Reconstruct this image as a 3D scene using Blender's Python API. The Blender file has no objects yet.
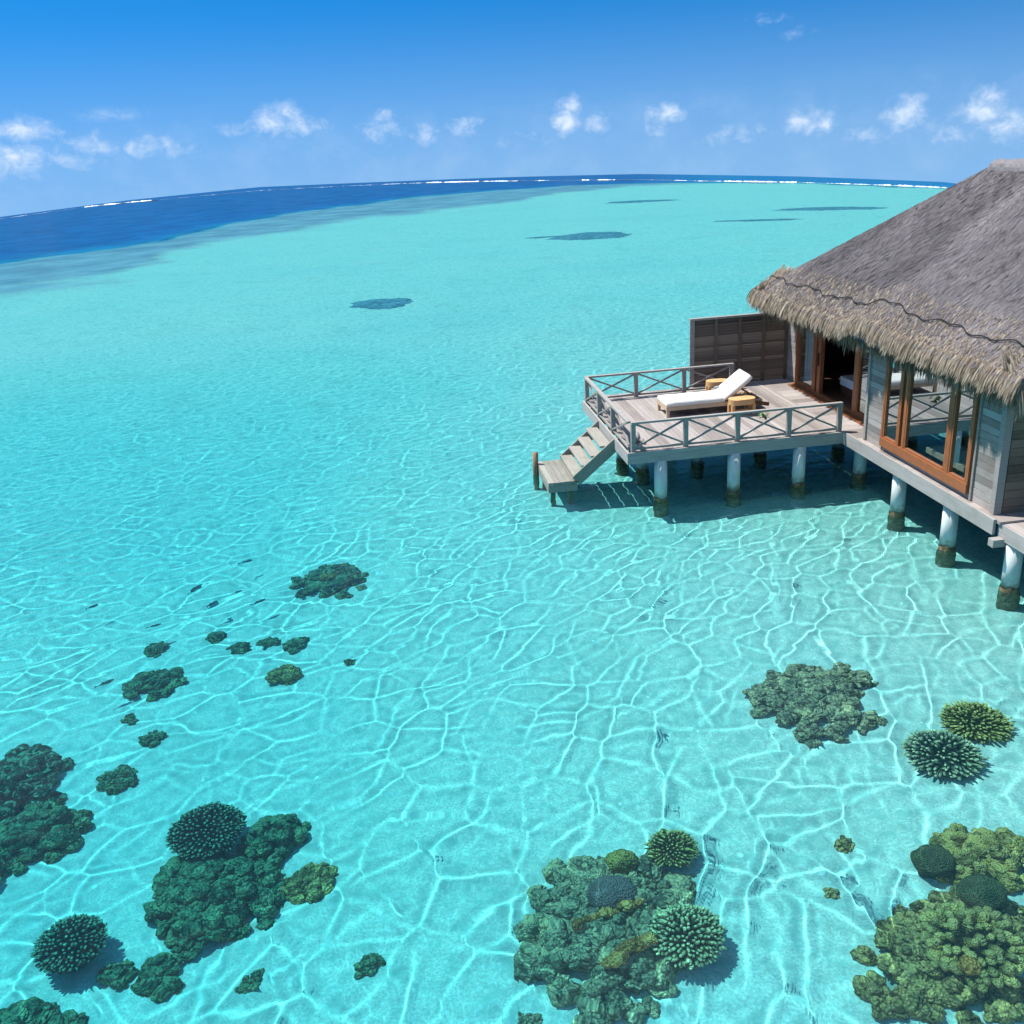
import bpy, math, random
import numpy as np
from mathutils import Matrix, Vector
sc = bpy.context.scene
C = sc.collection
random.seed(7)
RNG = np.random.default_rng(11)
R = math.radians

# ------------------------------------------------------------------ camera, world, sun, exposure
PIT, ROL, YAW = R(21.075), R(-3.658), R(6.491)
EYE = Vector((-5.473, -21.591, 8.514))
fw = Vector((math.sin(YAW) * math.cos(PIT), math.cos(YAW) * math.cos(PIT), -math.sin(PIT)))
rt = Vector((math.cos(YAW), -math.sin(YAW), 0))
upv = rt.cross(fw)
r2 = math.cos(ROL) * rt + math.sin(ROL) * upv
u2 = -math.sin(ROL) * rt + math.cos(ROL) * upv
cd = bpy.data.cameras.new('camera')
cam = bpy.data.objects.new('camera', cd)
C.objects.link(cam)
cm = Matrix((r2, u2, -fw)).transposed().to_4x4()
cm.translation = EYE
cam.matrix_world = cm
cd.sensor_width = 36
cd.lens = 942.347 / 1024 * 36
cd.clip_end = 20000
sc.camera = cam

SUN = Vector((-.42, .23, .88)).normalized()
world = bpy.data.worlds.new('World')
sc.world = world
world.use_nodes = True
SKY_GAIN = (.08, .71, 1.10)


class NT:
    """small helper to wire shader nodes"""
    def __init__(self, tree):
        self.t = tree

    def n(self, kind, **kw):
        nd = self.t.nodes.new(kind)
        for k, v in kw.items():
            if hasattr(nd, k) and k not in ('inputs',):
                setattr(nd, k, v)
        return nd

    def put(self, sock, v):
        if isinstance(v, bpy.types.NodeSocket):
            self.t.links.new(v, sock)
        elif isinstance(v, (tuple, list)) and len(v) == 3 and sock.type == 'RGBA':
            sock.default_value = (*v, 1)
        else:
            sock.default_value = v

    def math(self, op, a, b=None, clamp=False):
        nd = self.n('ShaderNodeMath', operation=op, use_clamp=clamp)
        self.put(nd.inputs[0], a)
        if b is not None:
            self.put(nd.inputs[1], b)
        return nd.outputs[0]

    def vmath(self, op, a, b=None):
        nd = self.n('ShaderNodeVectorMath', operation=op)
        self.put(nd.inputs[0], a)
        if b is not None:
            self.put(nd.inputs[1], b)
        return nd.outputs['Value'] if op in ('DOT_PRODUCT', 'LENGTH') else nd.outputs[0]

    def mix(self, f, a, b, blend='MIX'):
        nd = self.n('ShaderNodeMix', data_type='RGBA', blend_type=blend)
        self.put(nd.inputs[0], f)
        self.put(nd.inputs[6], a)
        self.put(nd.inputs[7], b)
        return nd.outputs[2]

    def ramp(self, f, stops):
        nd = self.n('ShaderNodeValToRGB')
        els = nd.color_ramp.elements
        while len(els) < len(stops):
            els.new(.5)
        for e, (p, c) in zip(els, stops):
            e.position = p
            e.color = (*c, 1) if not isinstance(c, (int, float)) else (c, c, c, 1)
        self.put(nd.inputs[0], f)
        return nd.outputs[0]

    def remap(self, v, a, b, c=0., d=1., smooth=True):
        nd = self.n('ShaderNodeMapRange', interpolation_type='SMOOTHSTEP' if smooth else 'LINEAR')
        for i, x in enumerate((v, a, b, c, d)):
            self.put(nd.inputs[i], x)
        return nd.outputs[0]

    def noise(self, vec, scale, detail=4, rough=.55, dist=0.):
        nd = self.n('ShaderNodeTexNoise')
        self.put(nd.inputs['Vector'], vec)
        nd.inputs['Scale'].default_value = scale
        nd.inputs['Detail'].default_value = detail
        nd.inputs['Roughness'].default_value = rough
        nd.inputs['Distortion'].default_value = dist
        return nd.outputs['Fac']

    def voronoi(self, vec, scale, feature='F1', out='Distance'):
        nd = self.n('ShaderNodeTexVoronoi', feature=feature)
        self.put(nd.inputs['Vector'], vec)
        nd.inputs['Scale'].default_value = scale
        return nd.outputs[out]

    def attr(self, name):
        nd = self.n('ShaderNodeAttribute', attribute_name=name)
        return nd.outputs['Fac']

    def comb(self, x, y, z):
        nd = self.n('ShaderNodeCombineXYZ')
        for i, v in enumerate((x, y, z)):
            self.put(nd.inputs[i], v)
        return nd.outputs[0]

    def bump(self, h, strength, dist=.02):
        nd = self.n('ShaderNodeBump')
        nd.inputs['Strength'].default_value = strength
        nd.inputs['Distance'].default_value = dist
        self.put(nd.inputs['Height'], h)
        return nd.outputs[0]


def build_world():
    t = NT(world.node_tree)
    bg = world.node_tree.nodes['Background']
    tc = t.n('ShaderNodeTexCoord')
    d = tc.outputs['Generated']
    sp = t.n('ShaderNodeSeparateXYZ')
    t.put(sp.inputs[0], d)
    x, y, z = sp.outputs
    # a clear tropical sky: the lookup is lifted so that the band along the sea stays blue
    zz = t.math('ADD', t.math('MULTIPLY', t.math('MAXIMUM', z, -.07), 2.1), .30)
    sv = t.comb(x, y, zz)
    sky = t.n('ShaderNodeTexSky', sky_type='NISHITA', sun_disc=False)
    sky.sun_elevation = math.asin(SUN.z)
    sky.sun_rotation = math.atan2(SUN.x, SUN.y)
    sky.air_density = 1.0
    sky.dust_density = .2
    sky.ozone_density = 2.5
    t.put(sky.inputs[0], t.vmath('NORMALIZE', sv))
    col = t.mix(1., sky.outputs[0], SKY_GAIN, 'MULTIPLY')
    # azimuth / elevation in degrees
    az = t.math('MULTIPLY', t.math('ARCTAN2', x, y), 57.29578)
    el = t.math('MULTIPLY', t.math('ARCSINE', z), 57.29578)
    # milky air along the horizon
    hz = t.remap(el, 8.5, -2.5)
    col = t.mix(t.math('MULTIPLY', hz, .80), col, (1.85, 3.35, 5.4))
    ae = t.comb(az, el, 0)
    blobs = [(-18.0, 2.25, 1.3, .45, .9), (-18.5, 1.0, 1.5, .7, .8), (-14.6, 1.35, 1.1, .5, .7), (-15.6, .8, 1.3, .4, .6), (-11.9, 1.2, 1.2, .4, .75),
             (-10.4, .95, .8, .4, .6), (-7.3, 1.85, 1.0, .3, .6), (-5.4, 2.1, .8, .5, .95), (-4.5, 2.6, .5, .4, .9), (-4.1, 1.8, 1.4, .35, .8),
             (.5, 1.35, .9, .5, .7), (.7, 2.1, .35, .3, .8), (2.96, 1.0, .55, .45, .75), (5.2, 1.25, .9, .4, .65), (10.9, 1.35, .6, .6, 1.0),
             (11.2, 2.0, .4, .4, .95), (12.6, .95, .6, .4, .75), (16.4, 1.25, .8, .4, .95), (15.9, .6, .6, .4, .6), (23.9, .4, .7, .5, .95),
             (24.9, .2, .5, .4, .9), (28.9, .4, .7, .55, 1.0), (29.2, .95, .5, .4, .95), (32.6, .4, .8, .6, .95), (32.8, .95, .5, .4, .9), (34.0, -.4, .9, .6, .9),
             (20.5, 0., 1.8, .5, .5), (31.1, -.5, 1.2, .5, .6), (27., -.5, 2., .5, .45), (8.8, .4, 2.2, .4, .4), (23.4, 4.7, .7, .3, .42), (21.9, 5.55, 1.0, .25, .42),
             (40., .8, 2., .8, 1.), (52., 1.5, 3., 1., 1.), (-26., 1.5, 3., .9, 1.), (-40., 1.6, 4., 1., 1.)]
    acc = None
    for (a, e, wa, we, s) in blobs:
        q = t.vmath('MULTIPLY', t.vmath('SUBTRACT', ae, (a, e, 0)), (.66 / wa, .66 / we, 0))
        g = t.math('MULTIPLY', t.math('POWER', 2.7183, t.math('MULTIPLY', t.vmath('DOT_PRODUCT', q, q), -.8)), s)
        acc = g if acc is None else t.math('MAXIMUM', acc, g)
    st = t.comb(az, t.math('MULTIPLY', el, 1.25), 0)
    nz = t.noise(st, 1.15, 8, .62, .3)
    n2 = t.noise(st, .35, 5, .6)
    dens = t.math('ADD', t.math('MULTIPLY', acc, 1.1), t.math('MULTIPLY', t.math('SUBTRACT', nz, .5), 1.9))
    cl = t.remap(dens, .22, 1.30)
    cl = t.math('MULTIPLY', cl, t.remap(acc, .05, .45))
    band = t.math('MULTIPLY', t.remap(el, 3.4, 1.2), t.remap(n2, .38, .8))
    cl = t.math('MAXIMUM', t.math('MULTIPLY', cl, .80), t.math('MULTIPLY', band, .16))
    wisp = t.math('POWER', 2.7183, t.math('MULTIPLY', t.vmath('DOT_PRODUCT', *(2 * [t.vmath('MULTIPLY', t.vmath('SUBTRACT', ae, (-13.4, 2.85, 0)), (.75, 3.8, 0))])), -1.))
    cl = t.math('MAXIMUM', cl, t.math('MULTIPLY', t.math('MULTIPLY', wisp, t.remap(nz, .3, .7)), .5))
    puff = t.mix(t.remap(dens, .7, 1.5), (3.9, 5.0, 6.6), (6.0, 6.6, 7.3))
    col = t.mix(cl, col, puff)
    # unseen white cloud added overhead, above the frame, to brighten the skylight
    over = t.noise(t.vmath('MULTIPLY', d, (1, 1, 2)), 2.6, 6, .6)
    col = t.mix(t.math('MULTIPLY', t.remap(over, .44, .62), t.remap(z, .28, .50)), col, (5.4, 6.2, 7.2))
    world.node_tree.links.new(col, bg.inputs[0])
    bg.inputs[1].default_value = .10


build_world()
sd = bpy.data.lights.new('sun', 'SUN')
sun = bpy.data.objects.new('sun', sd)
C.objects.link(sun)
sd.energy = 4.8
sd.color = (1, .965, .90)
sd.angle = R(.5)
sun.rotation_euler = SUN.to_track_quat('Z', 'Y').to_euler()
sd.cycles.is_caustics_light = True
sc.view_settings.view_transform = 'Standard'
sc.view_settings.look = 'None'
sc.view_settings.exposure = 0.64
sc.view_settings.gamma = 1
sc.cycles.use_denoising = True
sc.cycles.denoiser = 'OPENIMAGEDENOISE'
sc.cycles.caustics_refractive = True
sc.cycles.caustics_reflective = False
sc.cycles.use_adaptive_sampling = True
sc.cycles.adaptive_threshold = .015
sc.cycles.max_bounces = 8
sc.cycles.transparent_max_bounces = 12
sc.cycles.sample_clamp_indirect = 6


# ------------------------------------------------------------------ mesh helpers
def V(*a):
    return np.array(a, float)


def rotz(a):
    c, s = math.cos(a), math.sin(a)
    return np.array(((c, -s, 0), (s, c, 0), (0, 0, 1)))


class MB:
    """collects boxes, beams, tubes and lumps; build() links them as one mesh object"""
    def __init__(self):
        self.v, self.f, self.tone, self.tip, self.n = [], [], [], [], 0
        self.fa, self.ta = [], []

    def add(self, verts, faces, tone=None, tip=None):
        verts = np.asarray(verts, float)
        if tone is None:
            tone = random.random()
        self.v.append(verts)
        self.tip.append(np.zeros(len(verts)) if tip is None else np.asarray(tip, float))
        if isinstance(faces, np.ndarray):
            self.fa.append(faces + self.n)
            self.ta.append(np.full(len(faces), tone))
        else:
            for fc in faces:
                self.f.append(tuple(i + self.n for i in fc))
            self.tone += [tone] * len(faces)
        self.n += len(verts)

    BOXF = ((0, 2, 3, 1), (4, 5, 7, 6), (0, 1, 5, 4), (2, 6, 7, 3), (0, 4, 6, 2), (1, 3, 7, 5))

    def box(self, lo, hi, tone=None):
        v = [(x, y, z) for x in (lo[0], hi[0]) for y in (lo[1], hi[1]) for z in (lo[2], hi[2])]
        self.add(v, self.BOXF, tone)

    def beam(self, p, q, w, h, tone=None, up=(0, 0, 1)):
        p, q = V(*p), V(*q)
        d = q - p
        d /= np.linalg.norm(d)
        s = np.cross(d, up)
        s /= np.linalg.norm(s)
        u = np.cross(s, d)
        v = [a + s * w / 2 * i + u * h / 2 * j for a in (p, q) for i in (-1, 1) for j in (-1, 1)]
        self.add(v, self.BOXF, tone)

    def tube(self, pts, rad, n=8, tone=None, tip=None, cap=True):
        pts = np.asarray(pts, float)
        rad = np.broadcast_to(rad, len(pts))
        vs, fs, tp = [], [], []
        for i, p in enumerate(pts):
            d = pts[min(i + 1, len(pts) - 1)] - pts[max(i - 1, 0)]
            d = d / (np.linalg.norm(d) + 1e-9)
            a = np.cross(d, (0, 0, 1.) if abs(d[2]) < .9 else (1., 0, 0))
            a /= np.linalg.norm(a)
            b = np.cross(d, a)
            for k in range(n):
                t = 2 * math.pi * k / n
                vs.append(p + rad[i] * (math.cos(t) * a + math.sin(t) * b))
                tp.append(0 if tip is None else tip[i])
        for i in range(len(pts) - 1):
            for k in range(n):
                fs.append((i * n + k, i * n + (k + 1) % n, (i + 1) * n + (k + 1) % n, (i + 1) * n + k))
        if cap:
            fs.append(tuple(range(n))[::-1])
            fs.append(tuple((len(pts) - 1) * n + k for k in range(n)))
        self.add(vs, fs, tone, tp)

    def build(self, name, mat, parent=None, smooth=False, loc=None, wet=False):
        me = bpy.data.meshes.new(name)
        vv = np.concatenate(self.v)
        if loc is not None:
            vv = vv - np.asarray(loc, float)
        if self.fa and not self.f:
            fa = np.concatenate(self.fa).astype(np.int32)
            me.vertices.add(len(vv))
            me.vertices.foreach_set('co', vv.astype(np.float32).ravel())
            me.loops.add(fa.size)
            me.polygons.add(len(fa))
            me.loops.foreach_set('vertex_index', fa.ravel())
            me.polygons.foreach_set('loop_start', np.arange(len(fa), dtype=np.int32) * fa.shape[1])
            me.update(calc_edges=True)
        else:
            me.from_pydata(vv.tolist(), [], self.f + (np.concatenate(self.fa).tolist() if self.fa else []))
        tones = np.concatenate([np.asarray(self.tone, float)] + self.ta)
        a = me.attributes.new('tone', 'FLOAT', 'FACE')
        a.data.foreach_set('value', tones.astype(np.float32))
        a = me.attributes.new('tip', 'FLOAT', 'POINT')
        a.data.foreach_set('value', np.concatenate(self.tip).astype(np.float32))
        me.materials.append(mat)
        if smooth:
            me.shade_smooth()
        me.update()
        o = bpy.data.objects.new(name, me)
        C.objects.link(o)
        if parent is not None:
            o.parent = parent
            w = parent.get('_at')
            if loc is None and w is not None:
                me.transform(Matrix.Translation(-Vector(w)))
        elif loc is not None:
            o.location = loc
        o.cycles.is_caustics_receiver = wet
        return o


def tag(o, label=None, cat=None, group=None, kind=None):
    if label:
        o['label'] = label
    if cat:
        o['category'] = cat
    if group:
        o['group'] = group
    if kind:
        o['kind'] = kind
    return o


def thing(name, label, cat, loc=(0, 0, 0), group=None):
    """an Empty at the thing's base; its parts are built in world coordinates and moved under it"""
    o = bpy.data.objects.new(name, None)
    C.objects.link(o)
    o.location = loc
    o['_at'] = tuple(loc)
    return tag(o, label, cat, group)


def sub(parent, mb, name, mat, root, smooth=False, wet=False):
    """a sub-part: child of a part of ROOT (parts carry no transform, so ROOT's place is taken off)"""
    o = mb.build(name, mat, None, smooth, wet=wet)
    o.data.transform(Matrix.Translation(-Vector(root['_at'])))
    o.parent = parent
    return o


def grid_obj(name, P, faces, attrs, smooth=True):
    me = bpy.data.meshes.new(name)
    me.vertices.add(len(P))
    me.vertices.foreach_set('co', np.ascontiguousarray(P, np.float32).ravel())
    me.loops.add(faces.size)
    me.polygons.add(len(faces))
    me.loops.foreach_set('vertex_index', np.ascontiguousarray(faces, np.int32).ravel())
    me.polygons.foreach_set('loop_start', np.arange(len(faces), dtype=np.int32) * faces.shape[1])
    me.update(calc_edges=True)
    for k, (dom, val) in attrs.items():
        a = me.attributes.new(k, 'FLOAT', dom)
        a.data.foreach_set('value', np.ascontiguousarray(val, np.float32))
    if smooth:
        me.shade_smooth()
    o = bpy.data.objects.new(name, me)
    C.objects.link(o)
    return o


# ------------------------------------------------------------------ materials
def new_mat(name):
    m = bpy.data.materials.new(name)
    m.use_nodes = True
    return m, NT(m.node_tree), m.node_tree.nodes['Principled BSDF']


def wood(name, dark, light, scale=(2, 40, 40), rough=.75, spread=.6, stain=None, stain_amt=.5, bump=.25):
    m, t, p = new_mat(name)
    co = t.n('ShaderNodeTexCoord').outputs['Object']
    g = t.noise(t.vmath('MULTIPLY', co, scale), 1., 5, .6)
    tone = t.attr('tone')
    f = t.math('ADD', t.math('MULTIPLY', g, 1 - spread * .5), t.math('MULTIPLY', t.math('SUBTRACT', tone, .5), spread))
    col = t.mix(t.remap(f, .1, .85, smooth=False), dark, light)
    if stain:
        s = t.noise(co, 1.3, 5, .65)
        col = t.mix(t.math('MULTIPLY', t.remap(s, .5, .72), stain_amt), col, stain)
    t.put(p.inputs['Base Color'], col)
    p.inputs['Roughness'].default_value = rough
    p.inputs['Specular IOR Level'].default_value = .3
    t.put(p.inputs['Normal'], t.bump(g, bump, .01))
    return m


def plain(name, c1, c2=None, rough=.7, scale=6., bump=0., spec=.3):
    m, t, p = new_mat(name)
    co = t.n('ShaderNodeTexCoord').outputs['Object']
    n = t.noise(co, scale, 5, .6)
    t.put(p.inputs['Base Color'], t.mix(t.remap(n, .3, .7), c1, c2 or tuple(x * .8 for x in c1)))
    p.inputs['Roughness'].default_value = rough
    p.inputs['Specular IOR Level'].default_value = spec
    if bump:
        t.put(p.inputs['Normal'], t.bump(n, bump, .02))
    return m


M = {}
M['deck'] = wood('weathered_decking', (.20, .172, .158), (.44, .395, .37), (30, 1.2, 30), stain=(.30, .24, .19), stain_amt=.45)
M['beam'] = wood('weathered_beam', (.22, .205, .195), (.46, .43, .405), (1.2, 1.2, 26), spread=.3, stain=(.20, .20, .17))
M['rail'] = wood('weathered_rail', (.20, .185, .17), (.40, .37, .34), (5, 5, 22), spread=.45)
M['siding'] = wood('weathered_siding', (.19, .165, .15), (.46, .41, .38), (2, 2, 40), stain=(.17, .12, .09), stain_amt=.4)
M['screen'] = wood('louvre_wood', (.13, .095, .075), (.30, .225, .175), (1.5, 1.5, 40), spread=.7)
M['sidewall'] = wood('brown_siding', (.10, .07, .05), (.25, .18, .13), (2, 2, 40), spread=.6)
M['teak'] = wood('teak_frame', (.21, .070, .027), (.38, .140, .056), (6, 6, 6), .5, .4, bump=.1)
M['teakdark'] = wood('dark_teak', (.10, .045, .022), (.19, .09, .045), (6, 6, 6), .55, .4, bump=.1)
M['furniture'] = wood('pale_teak', (.50, .27, .11), (.72, .44, .21), (8, 8, 8), .5, .4, bump=.05)
M['loungerwood'] = wood('lounger_teak', (.42, .29, .19), (.64, .48, .33), (8, 8, 8), .55, .4, bump=.05)
M['cushion'] = plain('white_canvas', (.72, .70, .66), (.66, .64, .60), .9, 14, .15)
M['towel'] = plain('grey_towel', (.30, .29, .28), (.22, .21, .20), .95, 20, .3)
M['curtain'] = plain('white_curtain', (.78, .80, .80), (.70, .73, .74), .9, 9)
M['bedlinen'] = plain('bed_linen', (.72, .74, .74), (.62, .65, .66), .9, 9, .1)
M['bench'] = plain('pale_bench', (.55, .58, .42), (.48, .52, .38), .8, 9)
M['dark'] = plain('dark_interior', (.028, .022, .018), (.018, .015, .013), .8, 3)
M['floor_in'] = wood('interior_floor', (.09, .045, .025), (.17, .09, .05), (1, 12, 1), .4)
M['cable'] = plain('black_cable', (.012, .012, .014), None, .6)
M['leaf'] = plain('green_leaf', (.07, .16, .035), (.10, .20, .05), .5, 9)
M['mooring'] = wood('wet_post', (.10, .065, .04), (.30, .19, .11), (20, 20, 2), .6, stain=(.07, .07, .04))
M['steps'] = wood('salt_worn_steps', (.17, .165, .14), (.38, .36, .315), (20, 2, 20), stain=(.15, .17, .11), stain_amt=.6)


def make_concrete():
    m, t, p = new_mat('painted_pile')
    co = t.n('ShaderNodeTexCoord').outputs['Object']
    n = t.noise(t.vmath('MULTIPLY', co, (3, 3, .7)), 2.2, 5, .6)
    col = t.mix(t.remap(n, .35, .75), (.60, .62, .60), (.42, .44, .41))
    sz = t.n('ShaderNodeSeparateXYZ')
    t.put(sz.inputs[0], t.n('ShaderNodeNewGeometry').outputs['Position'])
    wet = t.remap(t.math('ADD', sz.outputs[2], t.math('MULTIPLY', t.math('SUBTRACT', t.noise(co, 5, 4, .7), .5), -.75)), .30, .02)
    col = t.mix(t.math('MULTIPLY', wet, .85), col, (.17, .15, .085))
    t.put(p.inputs['Base Color'], col)
    p.inputs['Roughness'].default_value = .75
    return m


def make_algae():
    m, t, p = new_mat('pile_algae')
    co = t.n('ShaderNodeTexCoord').outputs['Object']
    n = t.noise(co, 9, 5, .7)
    t.put(p.inputs['Base Color'], t.ramp(n, [(.3, (.05, .04, .024)), (.5, (.14, .11, .055)), (.68, (.34, .26, .13))]))
    p.inputs['Roughness'].default_value = .9
    t.put(p.inputs['Normal'], t.bump(n, .8, .04))
    return m


def make_glass():
    m, t, p = new_mat('window_glass')
    t.t.nodes.remove(p)
    out = t.t.nodes['Material Output']
    tr = t.n('ShaderNodeBsdfTransparent')
    tr.inputs[0].default_value = (.80, .89, .89, 1)
    gl = t.n('ShaderNodeBsdfGlossy')
    gl.inputs['Roughness'].default_value = .015
    gl.inputs[0].default_value = (.72, .82, .84, 1)
    fr = t.n('ShaderNodeFresnel')
    fr.inputs[0].default_value = 1.55
    mx = t.n('ShaderNodeMixShader')
    t.put(mx.inputs[0], t.math('MULTIPLY', fr.outputs[0], .62, True))
    t.put(mx.inputs[1], tr.outputs[0])
    t.put(mx.inputs[2], gl.outputs[0])
    t.put(out.inputs[0], mx.outputs[0])
    return m


def make_thatch(name, stops, through=0.):
    m, t, p = new_mat(name)
    co = t.n('ShaderNodeTexCoord').outputs['Object']
    tone = t.attr('tone')
    n = t.noise(co, .9, 4, .6)
    n2 = t.noise(t.vmath('MULTIPLY', co, (.5, 2.2, .5)), 1.6, 4, .6)
    f = t.math('ADD', t.math('MULTIPLY', tone, .62), t.math('MULTIPLY', t.math('ADD', n, n2), .21))
    col = t.ramp(f, stops)
    t.put(p.inputs['Base Color'], col)
    p.inputs['Roughness'].default_value = .9
    p.inputs['Specular IOR Level'].default_value = .15
    if through:                                                  # loose straw lets some sun through
        tl = t.n('ShaderNodeBsdfTranslucent')
        t.put(tl.inputs[0], col)
        mx = t.n('ShaderNodeMixShader')
        mx.inputs[0].default_value = through
        t.put(mx.inputs[1], p.outputs[0])
        t.put(mx.inputs[2], tl.outputs[0])
        t.put(t.t.nodes['Material Output'].inputs[0], mx.outputs[0])
    return m


M['concrete'] = make_concrete()
M['algae'] = make_algae()
M['glass'] = make_glass()
M['thatch'] = make_thatch('grey_thatch', [(.10, (.075, .067, .070)), (.40, (.158, .142, .147)), (.64, (.235, .211, .215)), (.9, (.41, .37, .37))])
M['fringe'] = make_thatch('straw_fringe', [(.10, (.14, .09, .06)), (.38, (.29, .225, .165)), (.66, (.46, .385, .30)), (.9, (.62, .545, .44))], .25)


def coral_mat(name, dark, mid, light, tipcol=None, nscale=3.0, poly=28., bump=.7, tipr=(.35, .95)):
    m, t, p = new_mat(name)
    co = t.n('ShaderNodeTexCoord').outputs['Object']
    n = t.noise(co, nscale, 6, .65)
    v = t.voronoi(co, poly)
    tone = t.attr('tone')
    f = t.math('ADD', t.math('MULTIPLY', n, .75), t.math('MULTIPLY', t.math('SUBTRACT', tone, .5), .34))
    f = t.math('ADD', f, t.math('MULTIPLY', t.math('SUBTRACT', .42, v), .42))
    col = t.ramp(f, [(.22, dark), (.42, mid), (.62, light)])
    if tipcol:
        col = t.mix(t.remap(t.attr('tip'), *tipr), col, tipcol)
    t.put(p.inputs['Base Color'], col)
    p.inputs['Roughness'].default_value = .95
    p.inputs['Specular IOR Level'].default_value = .1
    t.put(p.inputs['Normal'], t.bump(t.math('SUBTRACT', n, t.math('MULTIPLY', v, 1.2)), bump, .06))
    return m


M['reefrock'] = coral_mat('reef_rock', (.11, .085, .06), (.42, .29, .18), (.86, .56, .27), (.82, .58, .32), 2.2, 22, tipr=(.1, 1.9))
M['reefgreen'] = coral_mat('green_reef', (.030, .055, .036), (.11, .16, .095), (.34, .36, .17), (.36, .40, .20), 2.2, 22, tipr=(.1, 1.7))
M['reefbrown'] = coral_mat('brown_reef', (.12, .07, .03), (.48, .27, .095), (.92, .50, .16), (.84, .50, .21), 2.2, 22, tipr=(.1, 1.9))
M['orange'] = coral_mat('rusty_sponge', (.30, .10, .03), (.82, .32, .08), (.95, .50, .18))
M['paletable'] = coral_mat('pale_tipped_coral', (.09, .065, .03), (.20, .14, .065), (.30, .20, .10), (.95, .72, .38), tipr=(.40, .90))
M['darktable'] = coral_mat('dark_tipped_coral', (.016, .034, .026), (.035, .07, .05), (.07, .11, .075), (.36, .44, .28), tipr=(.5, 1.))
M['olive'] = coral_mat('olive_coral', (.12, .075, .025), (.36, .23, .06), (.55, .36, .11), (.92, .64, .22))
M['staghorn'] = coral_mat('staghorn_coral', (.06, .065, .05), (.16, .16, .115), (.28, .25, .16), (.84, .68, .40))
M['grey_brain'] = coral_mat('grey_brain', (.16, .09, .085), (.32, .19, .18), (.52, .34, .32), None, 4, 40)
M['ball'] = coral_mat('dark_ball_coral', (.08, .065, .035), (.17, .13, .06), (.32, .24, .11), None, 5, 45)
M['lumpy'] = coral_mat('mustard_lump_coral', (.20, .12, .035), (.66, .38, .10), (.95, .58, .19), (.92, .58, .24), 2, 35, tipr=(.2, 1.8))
M['fish'] = plain('fish_skin', (.09, .13, .15), (.14, .19, .20), .5, 8)


# ------------------------------------------------------------------ the sea: water sheet and seabed
HAZ = (-180, -60, -30, -19.8, -13.4, -6.5, .75, 7.7, 15, 23.8, 31.1, 34.9, 60, 180)
HDIP = (2., 2., 2.0, 1.73, 1.38, 1.18, 1.36, 1.54, 1.8, 2.4, 3.02, 3.66, 3.9, 2.)
IN_AZ = (-60, -30, -20.5, -17.6, -15.1, -11.8, -7.4, -2.9, 2.3, 8.1, 10.4, 13.9, 17.2, 26, 60)       # inner edge of the reef flat
IN_R = (76, 87, 92, 94, 96, 112, 130, 148, 163, 185, 215, 229, 237, 236, 236)
OUT_AZ = (-60, -30, -20.3, -16.4, -12.2, -7.3, -2.8, 2.4, 7, 10.4, 15., 17.2, 22, 26.4, 30.4, 60)     # drop-off to the open sea
OUT_R = (100, 118, 125, 128, 145, 175, 201, 238, 251, 258, 252, 250, 234, 213, 194, 150)
SURF_AZ = (-24, -19.8, -15.4, -12.6, -9.75, -4.3, 1.3, 3.3, 7.9, 9.6, 12.45, 16.1, 18.35, 22.2, 26.4, 30.4, 35)
SURF_R = (375, 386, 470, 455, 457, 470, 445, 425, 361, 345, 317, 285, 263.5, 241.8, 220.9, 201.3, 180)


def sea_fall(X, Y):
    """how far the sea has dropped below the tangent plane: the horizon lies a little below eye level"""
    dx, dy = X - EYE.x, Y - EYE.y
    r = np.hypot(dx, dy)
    az = np.degrees(np.arctan2(dx, dy))
    t = np.tan(np.radians(np.interp(az, HAZ, HDIP)))
    RR = 2 * (EYE.z - 25 * t) / t ** 2
    return -np.maximum(r - 25, 0) ** 2 / (2 * RR)


def lattice(seed, n=256):
    return np.random.default_rng(seed).random((n, n))


def vnoise(X, Y, seed):
    L = lattice(seed)
    n = L.shape[0]
    xi, yi = np.floor(X).astype(int), np.floor(Y).astype(int)
    fx, fy = X - xi, Y - yi
    fx, fy = fx * fx * (3 - 2 * fx), fy * fy * (3 - 2 * fy)
    a, b = L[yi % n, xi % n], L[yi % n, (xi + 1) % n]
    c, d = L[(yi + 1) % n, xi % n], L[(yi + 1) % n, (xi + 1) % n]
    return (a * (1 - fx) + b * fx) * (1 - fy) + (c * (1 - fx) + d * fx) * fy


def fbm(X, Y, seed, octv=4):
    s, a = 0, .5
    for k in range(octv):
        s = s + a * vnoise(X * 2 ** k, Y * 2 ** k, seed + k)
        a *= .5
    return s / (1 - .5 ** octv)


def sstep(a, b, x):
    t = np.clip((x - a) / (b - a), 0, 1)
    return t * t * (3 - 2 * t)


def zones(X, Y):
    dx, dy = X - EYE.x, Y - EYE.y
    r = np.hypot(dx, dy)
    az = np.degrees(np.arctan2(dx, dy))
    jag = (fbm(X / 9, Y / 9, 5, 5) - .5)
    rin = np.interp(az, IN_AZ, IN_R)
    rout = np.interp(az, OUT_AZ, OUT_R)
    reef = sstep(-6, 7, r - rin + jag * 30)
    deep = sstep(-3, 14, r - rout + jag * 20)
    right = sstep(14, 20, az)
    reef = reef * (1 - .8 * right)
    return r, az, reef, deep


def depth_at(X, Y):
    r, az, reef, deep = zones(X, Y)
    d = .90 + .95 * sstep(5, -12, X) * sstep(34, 2, Y)
    d = d + .22 * sstep(2, 30, Y)
    d = d + .22 * (fbm(X / 5, Y / 5, 21, 3) - .5) * sstep(200, 20, r)
    d = d * (1 - reef * .35)
    return d + deep * 13


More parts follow.
